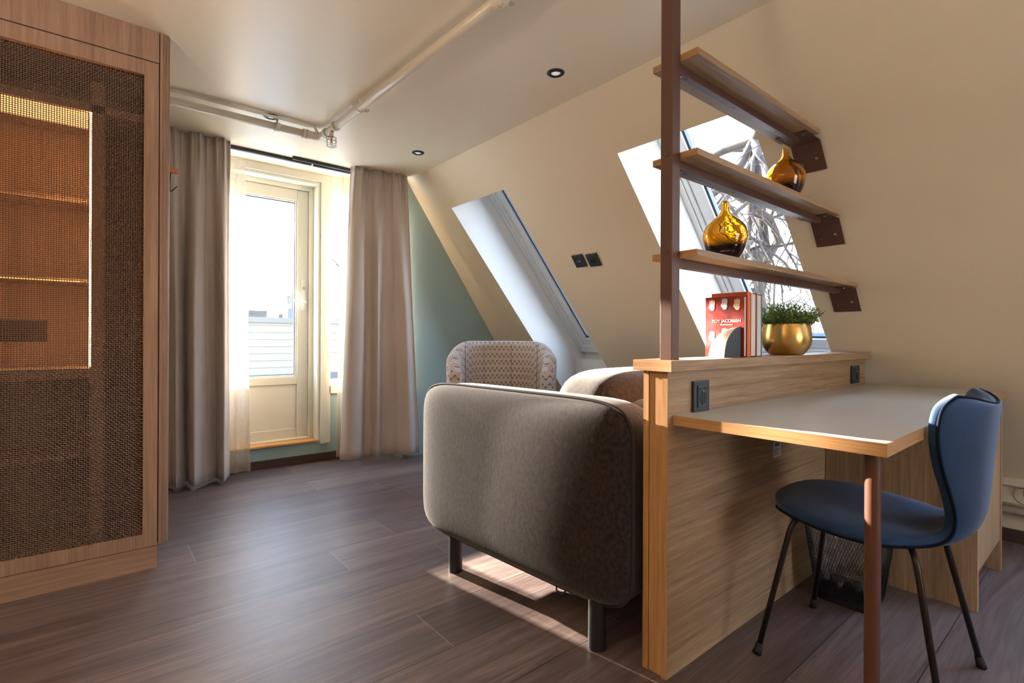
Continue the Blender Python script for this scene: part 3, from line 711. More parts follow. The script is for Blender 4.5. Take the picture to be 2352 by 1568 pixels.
for i in range(9):
    for j in range(2): make('vent_hole', MB().tube([(2.48+i*.05, cy0+.046, .045+j*.04), (2.48+i*.05, cy0+.0455, .045+j*.04)], .008, 10), M_hole, vg)

# ================================================================ LEFT CABINET WITH WIRE MESH DOOR
tb = empty('tall_cabinet', (-.1, 2.8, 0)); tag(tb, 'tall oak cabinet with a woven wire mesh door and glowing shelves inside', 'cabinet')
tx0, tx1, ty0, ty1 = -.44, .22, 2.575, 3.08
make('plinth', MB().box(tx0, tx1-.001, ty0+.004, ty1, 0, .094), cab[0], tb, bevel=.001)
make('fascia', MB().box(tx0, tx1, ty0+.001, ty0+.02, 2.096, CZ-.001), cab[2], tb, bevel=.001)
make('side_panel', MB().box(tx1+.003, tx1+.018, ty0+.006, ty1, .096, CZ-.001), cab[2], tb, bevel=.0015)
# profiled corner strip
m = MB()
prof = [(tx1+.004, ty0+.002), (tx1+.012, ty0+.001), (tx1+.017, ty0+.006), (tx1+.021, ty0+.004), (tx1+.027, ty0+.010), (tx1+.031, ty0+.009), (tx1+.038, ty0+.02), (tx1+.04, ty0+.03), (tx1+.004, ty0+.03)]
m.prism([(x, y, .1) for (x, y) in prof], (0, 0, CZ-.101)); make('corner_strip', m, cab[2], tb)
dr = make('door_frame', MB().box(.170, tx1-.001, ty0, ty0+.022, .096, 2.091).box(tx0+.001, tx0+.05, ty0, ty0+.022, .096, 2.091), cab[2], tb, bevel=.001)
dr['label'] = 'oak frame around the mesh'
make('bottom_rail', MB().box(tx0+.05, .170, ty0, ty0+.022, .096, .149), cab[2], dr, bevel=.001)
make('top_rail', MB().box(tx0+.05, .170, ty0, ty0+.022, 2.032, 2.091), cab[2], dr, bevel=.001)
# woven mesh
pit = .0076; mz0, mz1, mx0, mx1 = .149, 2.032, tx0+.05, .170
m = MB(); nx = int((mx1-mx0)/pit); nz = int((mz1-mz0)/pit); wy = ty0+.012
for i in range(nx):          # vertical wires, waving over and under
    x = mx0+(i+.5)*pit; k0 = len(m.v); hw = .00145
    for j in range(nz+1):
        z = mz0+j*pit; y = wy+(.0011 if (i+j) % 2 else -.0011)
        m.v += [(x-hw, y, z), (x, y-.0009, z), (x+hw, y, z)]
        if j: b0 = k0+3*(j-1); m.f += [(b0, b0+1, b0+4, b0+3), (b0+1, b0+2, b0+5, b0+4)]
for j in range(nz):
    z = mz0+(j+.0)*pit+1e-4; k0 = len(m.v); hw = .00165
    if j == 0: continue
    for i in range(nx+1):
        x = mx0+i*pit; xs_ = x+.5*pit; y = wy+(-.0011 if (i+j) % 2 else .0011)
        m.v += [(min(xs_, mx1), y, z-hw), (min(xs_, mx1), y-.0009, z), (min(xs_, mx1), y, z+hw)]
        if i: b0 = k0+3*(i-1); m.f += [(b0, b0+1, b0+4, b0+3), (b0+1, b0+2, b0+5, b0+4)]
make('wire_mesh', m, M_mesh, dr)
# interior
ci = cab[2]
make('back_panel', MB().box(tx0, tx1, ty1-.016, ty1, .096, CZ-.01), ci, tb)
make('side_panel', MB().box(tx0, tx0+.018, ty0+.024, ty1-.016, .096, CZ-.01), ci, tb)
make('divider_panel', MB().box(.004, .046, 2.70, ty1-.016, .11, 2.0), ci, tb)
make('cabinet_floor', MB().box(tx0+.018, tx1, ty0+.024, ty1-.016, .096, .112), ci, tb)
make('header_board', MB().box(tx0+.018, tx1, 2.70, ty1-.016, 1.875, 1.905), ci, tb)
make('header_board', MB().box(tx0+.018, tx1, ty0+.024, ty1-.016, 2.07, 2.09), ci, tb)
for z in (1.53, 1.19): make('shelf', MB().box(tx0+.018, -.0, 2.86, ty1-.016, z, z+.018), ci, tb, bevel=.001)
make('shelf', MB().box(tx0+.018, .004, 2.70, ty1-.016, .79, .832), ci, tb, bevel=.001)
make('shelf', MB().box(tx0+.018, .004, 2.76, ty1-.016, .46, .478), ci, tb, bevel=.001)
m = MB().box(-.0015, .0040, 2.702, 2.706, .836, 1.872); s1 = make('glow_strip', m, M_led, tb); s1['label'] = 'glowing vertical light strip'
m = MB().box(tx0+.02, -.006, 2.722, 2.93, 1.872, 1.8748); make('header_underglow', m, M_headerglow, tb)  # lit header underside imitated by a glowing sheet, no fixture
m = MB().box(tx0+.02, -.01, 2.705, 2.709, .833, .837); make('glow_strip', m, M_edgeglow, tb)  # lit front edge of the board put in as emission
for z in (1.53, 1.19): make('glow_strip', MB().box(tx0+.02, -.03, 2.856, 2.860, z+.001, z+.005), M_edgeglow, tb)  # lit shelf edges imitated by emission, only the vertical strip is a lamp
make('outlet_panel', MB().box(tx0+.05, -.245+.10, ty1-.022, ty1-.016, .935, 1.03), M_black, tb)
# coat hook rail on the side of the cabinet
hk = empty('coat_hook', (tx1+.018, 2.72, 1.70)); tag(hk, 'wooden peg with a bent wire hook on the side of the tall cabinet', 'hook')
make('peg', MB().box(tx1+.018, tx1+.082, 2.71, 2.732, 1.688, 1.708), pr('peg_wood', srgb(190, 122, 88), .5), hk, bevel=.002)
make('wire_hook', MB().tube(spline([(tx1+.055, 2.72, 1.69), (tx1+.052, 2.72, 1.62), (tx1+.058, 2.72, 1.607), (tx1+.08, 2.715, 1.632)], 5), .0022, 8), M_black, hk, smooth=True)

# ================================================================ SOFA  (built along X, then turned about its corner)
sf = empty('sofa', (1.185, .935, 0)); sfo = Vector((1.185, .935, 0))
tag(sf, 'dark taupe velvet sofa on black legs behind the divider', 'sofa')
sxo, syo = 1.185, .935
def sup_ring(c, h, n, m_, aval, N=120, out=.002):
    pts = []
    for i in range(N):
        t = 2*math.pi*i/N; b = math.copysign(abs(math.cos(t))**(2/n), math.cos(t)); d = math.copysign(abs(math.sin(t))**(2/n), math.sin(t))
        q = (1+abs(aval)**m_)**(-1/m_)
        pts.append(Vector((c[0]+aval*q*h[0]-out*(1 if aval < 0 else -1)*0, c[1]+b*q*h[1]*(1+out), c[2]+d*q*h[2]*(1+out*2))))
    return pts
ac, ah = (sxo+.105, syo+.525, .452), (.112, .535, .315)
def arm(cx, flip=1):
    c = (cx, ac[1], ac[2])
    o = make('arm', MB().sup(c, ah, 8, 6.0, 30), M_sofa, sf, smooth=True)
    make('piping', MB().tube(sup_ring(c, ah, 8, 6.0, -flip*.55, out=.004), .006, 8, closed=True), M_sofab, o, smooth=True)
arm(ac[0]); arm(sxo+1.60, -1)
make('seat_base', MB().box(sxo+.17, sxo+1.55, syo+.03, syo+1.0, .17, .30), M_sofab, sf, bevel=.02)
make('seat_cushion', MB().sup((sxo+.53, syo+.60, .37), (.345, .42, .095), 8, 4, 12), M_sofa, sf, smooth=True)
make('seat_cushion', MB().sup((sxo+1.18, syo+.60, .37), (.345, .42, .095), 8, 4, 12), M_sofa, sf, smooth=True)
make('back_rest', MB().sup((sxo+.86, syo+.10, .46), (.68, .09, .29), 8, 8, 14), M_sofa, sf, smooth=True)
for x in (.50, 1.2):
    bc = MB().sup((sxo+x, syo+.29, .62), (.36, .135, .225), 5, 5, 16)
    for i, v in enumerate(bc.v):   # crown and soft wrinkles at the seam
        v = Vector(v); dx = (v.x-(sxo+x))/.36
        v.z -= .02*abs(dx)**4
        bc.v[i] = tuple(v)
    cu = make('back_cushion', bc, M_sofa, sf, smooth=True)
for (x, y) in ((.045, .12), (.045, .84), (1.6, .12), (1.6, .84)):
    lg = make('leg', MB().cyl((sxo+x, syo+y, 0), .028, 0, .17, 28), M_black, sf)
    lg.modifiers.new('e', 'EDGE_SPLIT').split_angle = R(40)
    for p in lg.data.polygons: p.use_smooth = True
m = MB(); m.tube(spline([(sxo+.02, syo+.26, .155), (sxo+.015, syo+.262, .138), (sxo+.02, syo+.24, .132), (sxo+.028, syo+.23, .145)], 4), .003, 8); make('strap_buckle', m, M_black, sf)
sf.rotation_euler = (0, 0, R(4.2))

# ================================================================ ARMCHAIR
ar = empty('armchair', (2.09, 2.64, 0)); tag(ar, 'barrel armchair in grey zigzag fabric beyond the sofa, by the green wall', 'armchair')
ax_, ay_ = 2.09, 2.64; FA = R(50.5)     # chair opens towards -fw
def shell():
    m = MB(); m.uv = []
    nth, Ro, th = 64, .345, .085; A1 = R(122)
    prof = []   # around the section: outer bottom -> outer top -> rounded top -> inner top -> inner bottom
    def top(al):
        return .94-.09*smoothstep(R(45), R(95), abs(al))-.10*smoothstep(R(85), R(122), abs(al))
    rows = []
    sec = [(0, 0), (0, .35), (0, .7), (0, .9), (.02, .96), (.18, .992), (.5, 1.0), (.82, .992), (.98, .96), (1, .9), (1, .7), (1, .5)]
    for i in range(nth+1):
        al = -A1+2*A1*i/nth; zt = top(al); e_ = smoothstep(A1, A1-R(10), abs(al))
        for k_, (w, hh) in enumerate(sec):
            z0 = .16; z = z0+(zt-z0)*hh
            rr = Ro-th*w+(1-e_)*(-.0)
            flare = .035*(z-.3)
            rr += flare*(1 if w < .5 else .7)
            if e_ < 1: rr = rr*e_+(Ro-th/2)*(1-e_)
            d = FA+al
            m.v.append((ax_+rr*math.cos(d), ay_+rr*math.sin(d)*1.0, z)); 
            vv = z if w < .5 else 2*zt-z-.03
            m.uv.append((al*(Ro if w < .5 else Ro-.04)+3, vv))
    ns = len(sec)
    for i in range(nth):
        for k_ in range(ns-1): m.f.append((i*ns+k_, (i+1)*ns+k_, (i+1)*ns+k_+1, i*ns+k_+1))
    return m
b = make('backrest', shell(), M_chev, ar, smooth=True)
m = MB()
for al in (-62, -14, 28, 66):
    d = FA+R(al); pts = []
    for z in (.46, .6, .75, .86, .915):
        rr = .345-.085+.035*(z-.3)*.7-.0015; pts.append((ax_+rr*math.cos(d), ay_+rr*math.sin(d), z))
    m.tube(pts, .0012, 6)
make('seam', m, pr('seam_thread', srgb(96, 84, 84), .9), b, smooth=True)
sc_ = MB().sup((ax_-.06*math.cos(FA), ay_-.06*math.sin(FA), .40), (.29, .29, .085), 3, 4, 14); sc_.uv = [(v[0], v[1]) for v in sc_.v]
make('seat_cushion', sc_, M_chev, ar, smooth=True)
make('seat_base', MB().cyl((ax_, ay_), .29, .15, .33, 40), M_sofab, ar)
for k_ in range(4):
    d = FA+R(45+90*k_); make('leg', MB().tube([(ax_+.2*math.cos(d), ay_+.2*math.sin(d), .16), (ax_+.26*math.cos(d), ay_+.26*math.sin(d), 0)], [.016, .011], 14), M_black, ar, smooth=True)

# ================================================================ SIDE CHAIR (blue velvet shell chair)
CXc = 1.795
ch = empty('desk_chair', (CXc, .5, 0)); tag(ch, 'blue velvet shell chair on thin dark legs pushed up to the desk', 'chair')
# centre line (y, z) from seat front to top of the back, with half widths and edge lifts
cl = [(.725, .452), (.70, .466), (.62, .470), (.52, .462), (.42, .452), (.34, .446), (.285, .462), (.262, .505), (.253, .57), (.246, .65), (.238, .73), (.233, .78), (.232, .800)]
hwd = [.06, .155, .222, .238, .222, .172, .135, .124, .146, .184, .206, .190, .13]
edge_f = [0, 0, .0, .0, .004, .012, .020, .030, .044, .062, .074, .072, .050]    # forward curl of the edges in the back
edge_d = [-.006, -.010, -.014, -.016, -.012, -.002, 0, 0, 0, 0, .002, .014, .026]
NL = 60
cls = spline([(y, z, 0) for (y, z) in cl], 5); n_ = len(cls)
def ip(arr, t):
    x = t*(len(arr)-1); i = min(int(x), len(arr)-2); f = x-i
    p0, p1, p2, p3 = arr[max(i-1, 0)], arr[i], arr[i+1], arr[min(i+2, len(arr)-1)]
    return .5*((2*p1)+(p2-p0)*f+(2*p0-5*p1+4*p2-p3)*f*f+(3*p1-p0-3*p2+p3)*f**3)
def shell_pt(t, s, off):
    """t along length, s in -1..1 across, off = thickness offset (+ = sitting side)"""
    i = t*(n_-1); k_ = min(int(i), n_-2); p = cls[k_].lerp(cls[k_+1], i-k_); tg = (cls[k_+1]-cls[k_]).normalized()
    nrm = Vector((tg.y, -tg.x, 0))       # in (y,z): rotate so it points up / forward
    if nrm.y < 0 and t < .4: nrm = -nrm
    nrm = Vector((-tg.y, tg.x, 0)); nrm = -nrm
    w = ip(hwd, t); q = s*s
    y = p.x+ip(edge_f, t)*q*abs(s)**.5; z = p.y+ip(edge_d, t)*q
    if t > .9: z += 0
    return Vector((CXc+s*w, y+nrm.x*off, z+nrm.y*off))
m = MB(); NU, NV = 40, 70; TH = .021
def shell_fn(u, v):
    an = 2*math.pi*u
    # cross-section: flattened loop around the padded shell
    s = math.cos(an); o_ = math.sin(an); s = math.copysign(abs(s)**.45, s); of = math.copysign(abs(o_)**.5, o_)*TH
    end = min(1, (min(v, 1-v)/.035)**.5) if min(v, 1-v) < .035 else 1
    return shell_pt(v, s, of*(.35+.65*end))
m.grid(shell_fn, NU, NV, closeu=True)
m.f.append(tuple(range(NU))[::-1]); m.f.append(tuple(range(NU*NV, NU*(NV+1))))
shellob = make('seat_shell', m, M_blue, ch, smooth=True)
pts = []
for i in range(90): 
    v = .02+.96*i/89; pts.append(shell_pt(v, -1.0, -.012)+Vector((-.001, 0, 0)))
pts2 = [shell_pt(.02+.96*(89-i)/89, 1.0, -.012)+Vector((.001, 0, 0)) for i in range(90)]
top_ = [shell_pt(.995, -1+2*i/10, -.012) for i in range(1, 10)]
make('piping', MB().tube(pts+top_+pts2, .0038, 8), pr('dark_blue_piping', srgb(20, 28, 42), .95, spec=.1), shellob, smooth=True)
m = MB()
m.box(CXc-.07, CXc+.07, .43, .58, .428, .442)
make('mounting_plate', m, M_black, ch, bevel=.004)
def cleg(foot, bend, inner, zi=.432):
    f = Vector(foot); b_ = Vector(bend); i_ = Vector(inner)
    d = (f-b_).normalized(); d2 = (i_-b_).normalized()
    path = [i_, i_.lerp(b_+d2*.05, .5), b_+d2*.05]+[((b_+d2*.05)*(1-t)**2+b_*2*t*(1-t)+(b_+d*.06)*t*t) for t in (.2, .4, .6, .8)]+[b_+d*.06, f-d*.03]
    l_ = make('leg', MB().tube(path, .0082, 14), M_legmetal, ch, smooth=True)
    make('foot_cap', MB().tube([f-d*.035, f-d*.012, f-Vector((0, 0, -.001))], [.0098, .0115, .0135], 14), M_rubber, l_, smooth=True)
cleg((1.576, .728, 0), (1.655, .655, .424), (1.74, .60, .434))
cleg((2.008, .728, 0), (1.93, .655, .424), (1.85, .60, .434))
cleg((2.022, .279, 0), (1.935, .36, .424), (1.85, .42, .434))
cleg((1.575, .28, 0), (1.655, .36, .420), (1.74, .42, .434))

# ================================================================ WASTE BIN
bn = empty('waste_bin', (2.19, .67, 0)); tag(bn, 'black wire mesh waste bin with a clear bag under the desk', 'waste bin')
bx, by = 2.19, .668
def rr_pt(u, hx, hy, rad, z):
    # rounded rectangle perimeter
    seg = [(hx-rad, hy-rad, 0), (-(hx-rad), hy-rad, 90), (-(hx-rad), -(hy-rad), 180), (hx-rad, -(hy-rad), 270)]
    t = (u % 1)*4; k_ = int(t); f = t-k_
    c0 = seg[k_]; nx_ = seg[(k_+1) % 4]
    if f < .4: an = R(c0[2]+90*f/.4); return Vector((bx+c0[0]+rad*math.cos(an), by+c0[1]+rad*math.sin(an), z))
    g = (f-.4)/.6; an = R(c0[2]+90); p = Vector((bx+c0[0]+rad*math.cos(an), by+c0[1]+rad*math.sin(an), z)); q = Vector((bx+nx_[0]+rad*math.cos(an), by+nx_[1]+rad*math.sin(an), z)); return p.lerp(q, g)
def bs(z): k_ = z/.29; return .098+.032*k_, .088+.034*k_
H_ = .29
m = MB(); N = 116
for dr_ in (1, -1):
    for i in range(N):
        pts = []
        for j in range(13):
            z = .012+(H_-.012)*j/12; hx, hy = bs(z); pts.append(rr_pt(i/N+dr_*.09*j/12, hx, hy, .03, z))
        m.tube(pts, .0008, 3, cap=False)
make('mesh_wall', m, M_black, bn)
hx, hy = bs(H_); m = MB().tube([rr_pt(i/64, hx, hy, .03, H_) for i in range(64)], .005, 8, closed=True); make('rim', m, M_black, bn, smooth=True)
m = MB(); hx, hy = bs(0)
lo = [rr_pt(i/48, hx, hy, .03, .001) for i in range(48)]; hi = [rr_pt(i/48, *bs(.03), .03, .03) for i in range(48)]
m.add(lo+hi, [tuple(range(48))[::-1]]+[(i, (i+1) % 48, 48+(i+1) % 48, 48+i) for i in range(48)]); make('base', m, M_black, bn)
m = MB(); rnd = random.Random(5); jt = [[rnd.uniform(-.012, .004) for _ in range(48)] for _ in range(9)]
def liner(u, v):
    j = min(int(v*8), 8); i = int(u*48) % 48; z = .07+(H_+.003-.07)*v; hx, hy = bs(z); sh_ = .75+.25*smoothstep(0, .5, v)
    d = jt[j][i]*(1-v**6); return rr_pt(u, (hx-.006)*sh_+d, (hy-.006)*sh_+d, .03, z+.02*math.sin(7*u*6.28)*(1-v))
m.grid(liner, 48, 8, closeu=True); make('bag_liner', m, M_liner, bn)
m = MB()
m.grid(lambda u, v: rr_pt(u, bs(H_-.02*v)[0]+.005, bs(H_-.02*v)[1]+.005, .03, H_+.006-.028*v), 64, 2, closeu=True); make('bag_fold', m, M_liner, bn, smooth=True)

# ================================================================ VASES
def vase(x, y, z, label, rot):
    o = empty('glass_vase', (x, y, z)); org = (x, y, z)
    outp = [(.0001, .001), (.030, .0), (.044, .010), (.060, .038), (.0695, .072), (.0705, .092), (.062, .118), (.044, .138), (.026, .152), (.0165, .164), (.0125, .178), (.0118, .196), (.0125, .2)]
    P = spline([(r_, z_, 0) for r_, z_ in outp], 4)
    inn = [(.0108, .199), (.0098, .178), (.0135, .162), (.024, .148), (.042, .1335), (.0595, .114), (.0675, .09), (.0660, .072), (.056, .046), (.038, .034), (.0001, .031)]
    Q = spline([(r_, z_, 0) for r_, z_ in inn], 4)
    prof_ = [(max(p.x, .0001), p.y) for p in P]+[(max(p.x, .0001), p.y) for p in Q]
    make('vase_body', MB().lathe(prof_, org, 64), M_amber, o, smooth=True)
    tag(o, label, 'vase', 'amber glass vases'); return o
vase(1.640, .869, 1.2190, 'amber bottle vase on the lowest shelf', 0)
vase(2.108, .869, 1.5090, 'amber bottle vase on the middle shelf near the sloped wall', 0)

# ================================================================ BOOKS, BOOKEND, PLANT on the ledge
ZL = .8995
def book(x0, x1, z1, y0, y1, cm, pm, label, th=.0022, spine_cam=False, rz=0):
    o = empty('book', (x0, y0, ZL)); 
    m = MB(); m.box(x0, x0+th, y0, y1, ZL, z1); m.box(x1-th, x1, y0, y1, ZL, z1)
    if spine_cam: m.box(x0+th, x1-th, y0, y0+th, ZL, z1)
    else: m.box(x0+th, x1-th, y1-th, y1, ZL, z1)
    cv = make('cover', m, cm, o, bevel=.0005)
    make('pages', MB().box(x0+th, x1-th, y0+.003, y1-th, ZL+.003, z1-.004), pm, o)
    tag(o, label, 'book', 'books on the divider ledge'); o.rotation_euler = (0, 0, rz)
    return o, cv
bk, cv = book(1.700, 1.7205, 1.107, .832, .970, M_art, M_page, 'red book whose illustrated cover faces the room, against the bookend', rz=R(2))
# raised print on the front cover (faces -X)
def text(s_, size, y, z, x, par):
    cu = bpy.data.curves.new('t', 'FONT'); cu.body = s_; cu.size = size; cu.align_x = 'CENTER'; cu.extrude = .0002
    ob = bpy.data.objects.new('t', cu); COL.objects.link(ob)
    dg = bpy.context.evaluated_depsgraph_get(); me = bpy.data.meshes.new_from_object(ob.evaluated_get(dg))
    v = [(x-.0004-p.co.z, y-p.co.x, z+p.co.y) for p in me.vertices]; f = [tuple(p.vertices) for p in me.polygons]
    bpy.data.objects.remove(ob)
    mb = MB(); mb.add(v, f); return make('cover_title', mb, M_title, par)
text('ROY JACOBSEN', .0145, .894, 1.018, 1.700, cv)
text('MANNEN SOM ELSKET SIBIR', .0062, .894, 1.008, 1.700, cv) if False else text('ROMAN', .007, .894, 1.008, 1.700, cv) if False else None
m = MB()
m.box(1.6993, 1.6999, .872, .916, 1.0085, 1.0115)
hands = [(.945, 1.075), (.900, 1.078), (.856, 1.075), (.945, .965), (.900, .975), (.856, .972), (.856, .925)]
cols = [srgb(226, 200, 196), srgb(190, 206, 222), srgb(226, 208, 180), srgb(206, 200, 180), srgb(170, 206, 226), srgb(222, 130, 80), srgb(196, 70, 46)]
make('cover_line', m, M_title, cv)
for (y, z), cc in zip(hands, cols):
    m = MB(); pts = []
    def bl(cy, cz, ry, rz_): 
        m.add([(1.6994, cy, cz)]+[(1.6994, cy+ry*math.cos(t), cz+rz_*math.sin(t)) for t in [k2*math.pi/8 for k2 in range(16)]], [(0, k2+1, (k2+1) % 16+1) for k2 in range(16)])
    bl(y, z-.004, .009, .012)
    for k2 in range(4): bl(y-.0075+.005*k2, z+.012+.002*(k2 in (1, 2)), .0021, .010)
    bl(y+.011, z-.001, .0022, .007)
    make('cover_motif', m, pr('print_%d' % len(MATS), cc, .5), cv)
book(1.7225, 1.746, 1.122, .832, .962, M_orange, M_page, 'orange-red book with its spine turned outwards, second from the bookend', spine_cam=True)
book(1.748, 1.789, 1.120, .832, .960, M_red, M_page, 'thick red-covered book with pale page edges showing, third from the bookend')
book(1.791, 1.830, 1.118, .832, .962, M_greyc, M_pageg, 'grey-covered book standing next to the brass plant pot')
# quarter round bookend
be = empty('bookend', (1.698, .84, ZL)); tag(be, 'quarter-round bronze bookend in front of the red book', 'bookend')
m = MB(); Rb = .112
def dome(u, v):
    th_ = R(90)+R(90)*u; ph = R(90)*v
    return Vector((1.698+Rb*math.cos(ph)*math.cos(th_), .842+.098*math.cos(ph)*math.sin(th_), ZL+.103*math.sin(ph)))
m.grid(dome, 24, 20); make('dome', m, M_bronze, be, smooth=True, solid=0)
m = MB(); arc = [Vector((1.698-Rb*math.cos(R(90)*k2/20), .8418, ZL+.103*math.sin(R(90)*k2/20))) for k2 in range(21)]
m.prism([Vector((1.698, .8418, ZL))]+arc, (0, -.002, 0)); make('flat_face', m, M_dark, be)
m = MB().tube(arc, .0015, 8); make('rim', m, M_bronze, be, smooth=True)
# plant
pp_ = empty('potted_plant', (2.122, .87, ZL)); tag(pp_, 'small green plant in a brushed brass pot on the ledge', 'plant')
prof_ = spline([(.0001, .0005, 0), (.052, .0, 0), (.068, .010, 0), (.084, .036, 0), (.0895, .066, 0), (.086, .100, 0), (.082, .1215, 0)], 5)
P_ = [(max(p.x, .0001), p.y) for p in prof_]+[(.0800, .1215), (.0835, .1), (.087, .066), (.08, .035)]
make('pot', MB().lathe(P_, (2.122, .87, ZL), 72), M_brass, pp_, smooth=True)
make('soil', MB().lathe([(.0001, .104), (.0845, .104)], (2.122, .87, ZL), 32), M_soil, pp_)
rnd = random.Random(11); ms, ml = MB(), MB()
def leafq(mb, p, d, L, w):
    d = d.normalized(); sd_ = d.cross(Vector((rnd.uniform(-1, 1), rnd.uniform(-1, 1), rnd.uniform(-1, 1)))).normalized(); n_2 = d.cross(sd_)
    mb.add([p, p+d*L*.5+sd_*w-n_2*w*.25, p+d*L, p+d*L*.5-sd_*w-n_2*w*.25, p+d*L*.5], [(0, 1, 4), (1, 2, 4), (2, 3, 4), (3, 0, 4)])
for i in range(260):
    an = rnd.uniform(0, 6.283); r0 = .076*math.sqrt(rnd.random()); base = Vector((2.122+r0*math.cos(an), .87+r0*math.sin(an), ZL+.102))
    lean = r0/.078; d = Vector((math.cos(an)*lean*.5+rnd.gauss(0, .14), math.sin(an)*lean*.5+rnd.gauss(0, .14), 1)).normalized()
    L = rnd.uniform(.06, .118)*(1-.25*lean); droop = Vector((math.cos(an), math.sin(an), -.35))*.014*lean
    pts = [base+d*L*t+droop*t*t for t in (0, .33, .66, 1)]
    ms.tube(pts, [.0011, .0009, .0007, .0004], 4, cap=False)
    for k2 in range(rnd.randint(9, 14)):
        t = rnd.uniform(.2, 1); p = base+d*L*t+droop*t*t; leafq(ml, p, d*.5+Vector((rnd.gauss(0, 1), rnd.gauss(0, 1), rnd.gauss(.2, .7))), rnd.uniform(.010, .018), rnd.uniform(.0018, .0032))
for (dx, dy, hh) in ((.118, .005, .155), (.128, -.012, .12)):
    ms.tube(spline([(2.19, .86, ZL+.11), (2.122+dx, .87+dy-.01, ZL+hh), (2.122+dx+.03, .87+dy-.02, ZL+hh-.01), (2.122+dx+.035, .87+dy-.02, ZL+hh-.045)], 5), .0007, 4, cap=False)
make('stems', ms, M_stem, pp_)
fo = make('foliage', ml, M_leaf, pp_); fo['kind'] = 'stuff'


# ================================================================ ADDED FILL LAMPS, out of view, to brighten ceiling and slope
def fill_uplight(x, y, power, label):
    o = empty('fill_lamp', (x, y, 0)); tag(o, label, 'lamp')  # added lamp, unseen, fills the room with upward light
    make('base', MB().lathe([(.0001, 0), (.14, 0), (.14, .012), (.02, .022), (.0001, .022)], (x, y, 0), 40), M_black, o, smooth=False)
    make('pole', MB().tube([(x, y, .02), (x, y, 1.38)], .011, 16), M_black, o, smooth=True)
    make('bowl', MB().lathe([(.012, 1.37), (.10, 1.40), (.17, 1.46), (.20, 1.52), (.196, 1.52), (.165, 1.466), (.10, 1.408), (.0001, 1.38)], (x, y, 0), 48), M_white, o, smooth=True)
    l = bpy.data.lights.new('fill_lamp_light', 'AREA'); l.shape = 'DISK'; l.size = .3; l.energy = power; l.color = (1.0, .90, .76)
    lo = bpy.data.objects.new('fill_lamp_light', l); COL.objects.link(lo); lo.parent = o; lo.location = (0, 0, 1.50); lo.rotation_euler = (math.pi, 0, 0)
fill_uplight(.7, -1.5, 3, 'added black uplighter for fill light, unseen behind the viewer on the desk side')
fill_uplight(-1.0, .8, 17, 'added black uplighter for fill light, out of view on the cabinet side')

# ================================================================ HEATER / PIPE BOX at the knee wall
hb = empty('wall_heater', (XR, -.2, .2)); tag(hb, 'cream panel with pipes low on the wall right of the desk', 'heater')
make('panel', MB().box(XR-.02, XR, -1.2, .55, .13, .275), M_slope, hb, bevel=.003)
make('cap_rail', MB().box(XR-.05, XR, -1.2, .55, .275, .312), M_slope, hb, bevel=.003)
m = MB(); m.tube([(XR-.045, -1.2, .185), (XR-.045, .55, .185)], .009, 12); m.tube([(XR-.045, -1.2, .150), (XR-.045, .55, .150)], .009, 12); make('pipe', m, M_pipe, hb, smooth=True)
m = MB(); m.tube([Vector((XR-.022, .31+.045*math.cos(t), .235+.045*math.sin(t))) for t in [k2*math.pi/16 for k2 in range(32)]], .002, 6, closed=True); make('round_cover', m, M_pipe, hb, smooth=True)
make('knob', MB().tube([(XR-.05, .315, .27), (XR-.05, .315, .235)], .007, 10), M_pipe, hb, smooth=True)

# ================================================================ OUTSIDE
# balcony deck and white clapboard parapet
pa = empty('balcony_parapet', (2.2, 9.0, -.3)); tag(pa, 'white clapboard parapet wall seen through the balcony door', 'wall')
m = MB(); z = .35
while z < 1.22:
    h_ = .115; m.hexa([(-2, 9.0, z), (9, 9.0, z), (9, 9.02, z), (-2, 9.02, z)], [(-2, 9.012, z+h_), (9, 9.012, z+h_), (9, 9.02, z+h_), (-2, 9.02, z+h_)]); z += h_
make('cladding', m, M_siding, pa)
make('cap_flashing', MB().box(-2, 9, 8.97, 9.15, 1.20, 1.285), M_flash, pa)
make('base_strip', MB().box(-2, 9, 9.0, 9.05, .0, .35), M_deck, pa)
struct(make('trim_4', MB().box(-2, 6, 4.31, 9.5, -.05, .04), M_snow))
def blk(name, x0, x1, y0, y1, z0, z1, mat, label, cat, extra=None):
    o = make(name, MB().box(x0, x1, y0, y1, z0, z1), mat, None, ((x0+x1)/2, y0, z0), bevel=.01); return tag(o, label, cat)
Yc = 14
blk('chimney', 3.05, 3.48, Yc, Yc+.5, 1.2, 1.63, M_roof, 'low brick chimney on the horizon behind the parapet', 'chimney')
blk('chimney', 3.76, 3.86, Yc, Yc+.2, 1.3, 1.56, M_roof, 'tiny flue behind the parapet beside the antenna mast', 'chimney')
an = empty('antenna_mast', (3.78, Yc, 1.3)); tag(an, 'phone mast with pale antenna panels above the parapet', 'antenna')
bx0 = 4.12
M_pale = pr('pale_blue_panel', srgb(66, 74, 80), .5)
make('cabinet', MB().box(bx0, bx0+.25, Yc, Yc+.2, 1.3, 1.86), M_pale, an, bevel=.01)
make('cabinet', MB().box(bx0-.14, bx0, Yc, Yc+.2, 1.3, 1.72), M_pale, an, bevel=.01)
make('panel', MB().box(bx0+.0, bx0+.17, Yc-.02, Yc+.05, 1.93, 2.15), M_pale, an, bevel=.01)
make('panel', MB().box(bx0-.16, bx0-.07, Yc-.02, Yc+.05, 1.83, 2.04), M_pale, an, bevel=.01)
make('mast', MB().tube([(bx0-.0, Yc+.1, 1.3), (bx0-.0, Yc+.1, 2.25)], .015, 8).tube([(bx0, Yc+.1, 1.9), (bx0+.1, Yc+.02, 1.9)], .01, 6), M_flash, an)
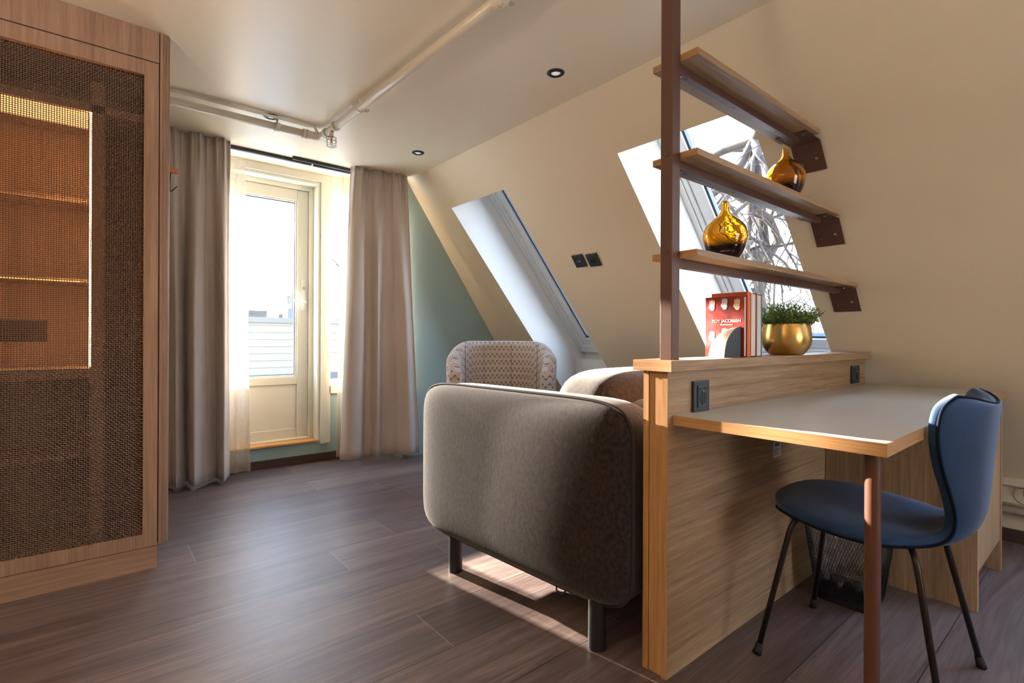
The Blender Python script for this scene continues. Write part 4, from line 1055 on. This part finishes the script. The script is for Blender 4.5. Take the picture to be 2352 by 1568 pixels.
blk('roof_hatch', 4.46, 4.85, Yc, Yc+.5, 1.3, 1.72, M_flash, 'grey roof hatch right of the antenna mast', 'hatch')
# trees
def tree(x, y, z0, h, seed, label, spread=2.6, droop=.5, depth=4, aim=None, thick=.13, nb=7, twigs=1.0):
    rnd = random.Random(seed); o = empty('bare_tree', (x, y, z0)); tag(o, label, 'tree', None)
    tm, bm_, tw = MB(), MB(), MB()
    tp = [Vector((x+rnd.gauss(0, .12)*i, y+rnd.gauss(0, .12)*i, z0+h*i/6)) for i in range(7)]
    tm.tube(tp, [thick*2*(1-.1*i) for i in range(7)], 10)
    def branch(p, d, L, r, lev):
        pts = [p]; n = 7; dd = d.copy()
        for i in range(n):
            dd = (dd+Vector((rnd.gauss(0, .2), rnd.gauss(0, .2), rnd.gauss(0, .16)-(droop*.09*lev)))).normalized(); pts.append(pts[-1]+dd*L/n)
        mb = bm_ if lev < 2 else tw
        mb.tube(pts, [max(r*(1-.75*i/n), .002) for i in range(n+1)], 6 if lev < 2 else 3, cap=False)
        if lev >= depth: return
        for k2 in range(int((4 if lev < 2 else 3)*twigs+rnd.random()*2)):
            i = rnd.randint(1, n); q = pts[i]; nd = (dd*.5+Vector((rnd.gauss(0, .8), rnd.gauss(0, .8), rnd.gauss(.1-.25*lev, .6)))).normalized()
            branch(q, nd, L*rnd.uniform(.45, .75), r*.42, lev+1)
    for k2 in range(nb):
        an_ = rnd.uniform(0, 6.283); q = tp[rnd.randint(3, 6)]
        d = Vector((math.cos(an_), math.sin(an_), rnd.uniform(.0, .5))).normalized()
        if aim and k2 < nb//2: d = (Vector(aim)-q).normalized()+Vector((rnd.gauss(0, .15), rnd.gauss(0, .15), rnd.gauss(0, .15)))
        branch(q, d.normalized(), spread*rnd.uniform(.7, 1.2), thick*.75, 0)
    make('trunk', tm, M_bark, o, smooth=True); make('branches', bm_, M_bark, o, smooth=True); t_ = make('twigs', tw, M_bark, o); t_['kind'] = 'stuff'
tree(8.6, 4.1, -7, 11.2, 21, 'large bare tree filling the view through the skylight behind the shelves', spread=3.4, thick=.10, nb=15, droop=.9, aim=(7.4, 3.3, 3.0), twigs=1.0)
tree(7.0, 12.0, -6, 8.0, 5, 'slim bare tree whose twigs reach in front of the side window', spread=3.2, thick=.05, nb=9, droop=.1, aim=(5.0, 10.4, 2.4), twigs=.7)
# distant hillside and ground
m = MB()
def hill(u, v):
    xx = 30+130*v; an_ = R(-20+75*u); rr_ = 45+90*v
    return Vector((rr_*math.cos(an_), rr_*math.sin(an_), -12+(22*v**1.1)+1.5*math.sin(u*17)*v))
m.grid(hill, 60, 20); tag(make('hillside', m, M_hill, None, (60, 20, -12), smooth=True), 'pale distant hillside beyond the tree', 'hill')['kind'] = 'structure'
struct(make('ground', MB().box(-40, 60, -40, 80, -9.2, -9), M_snow))
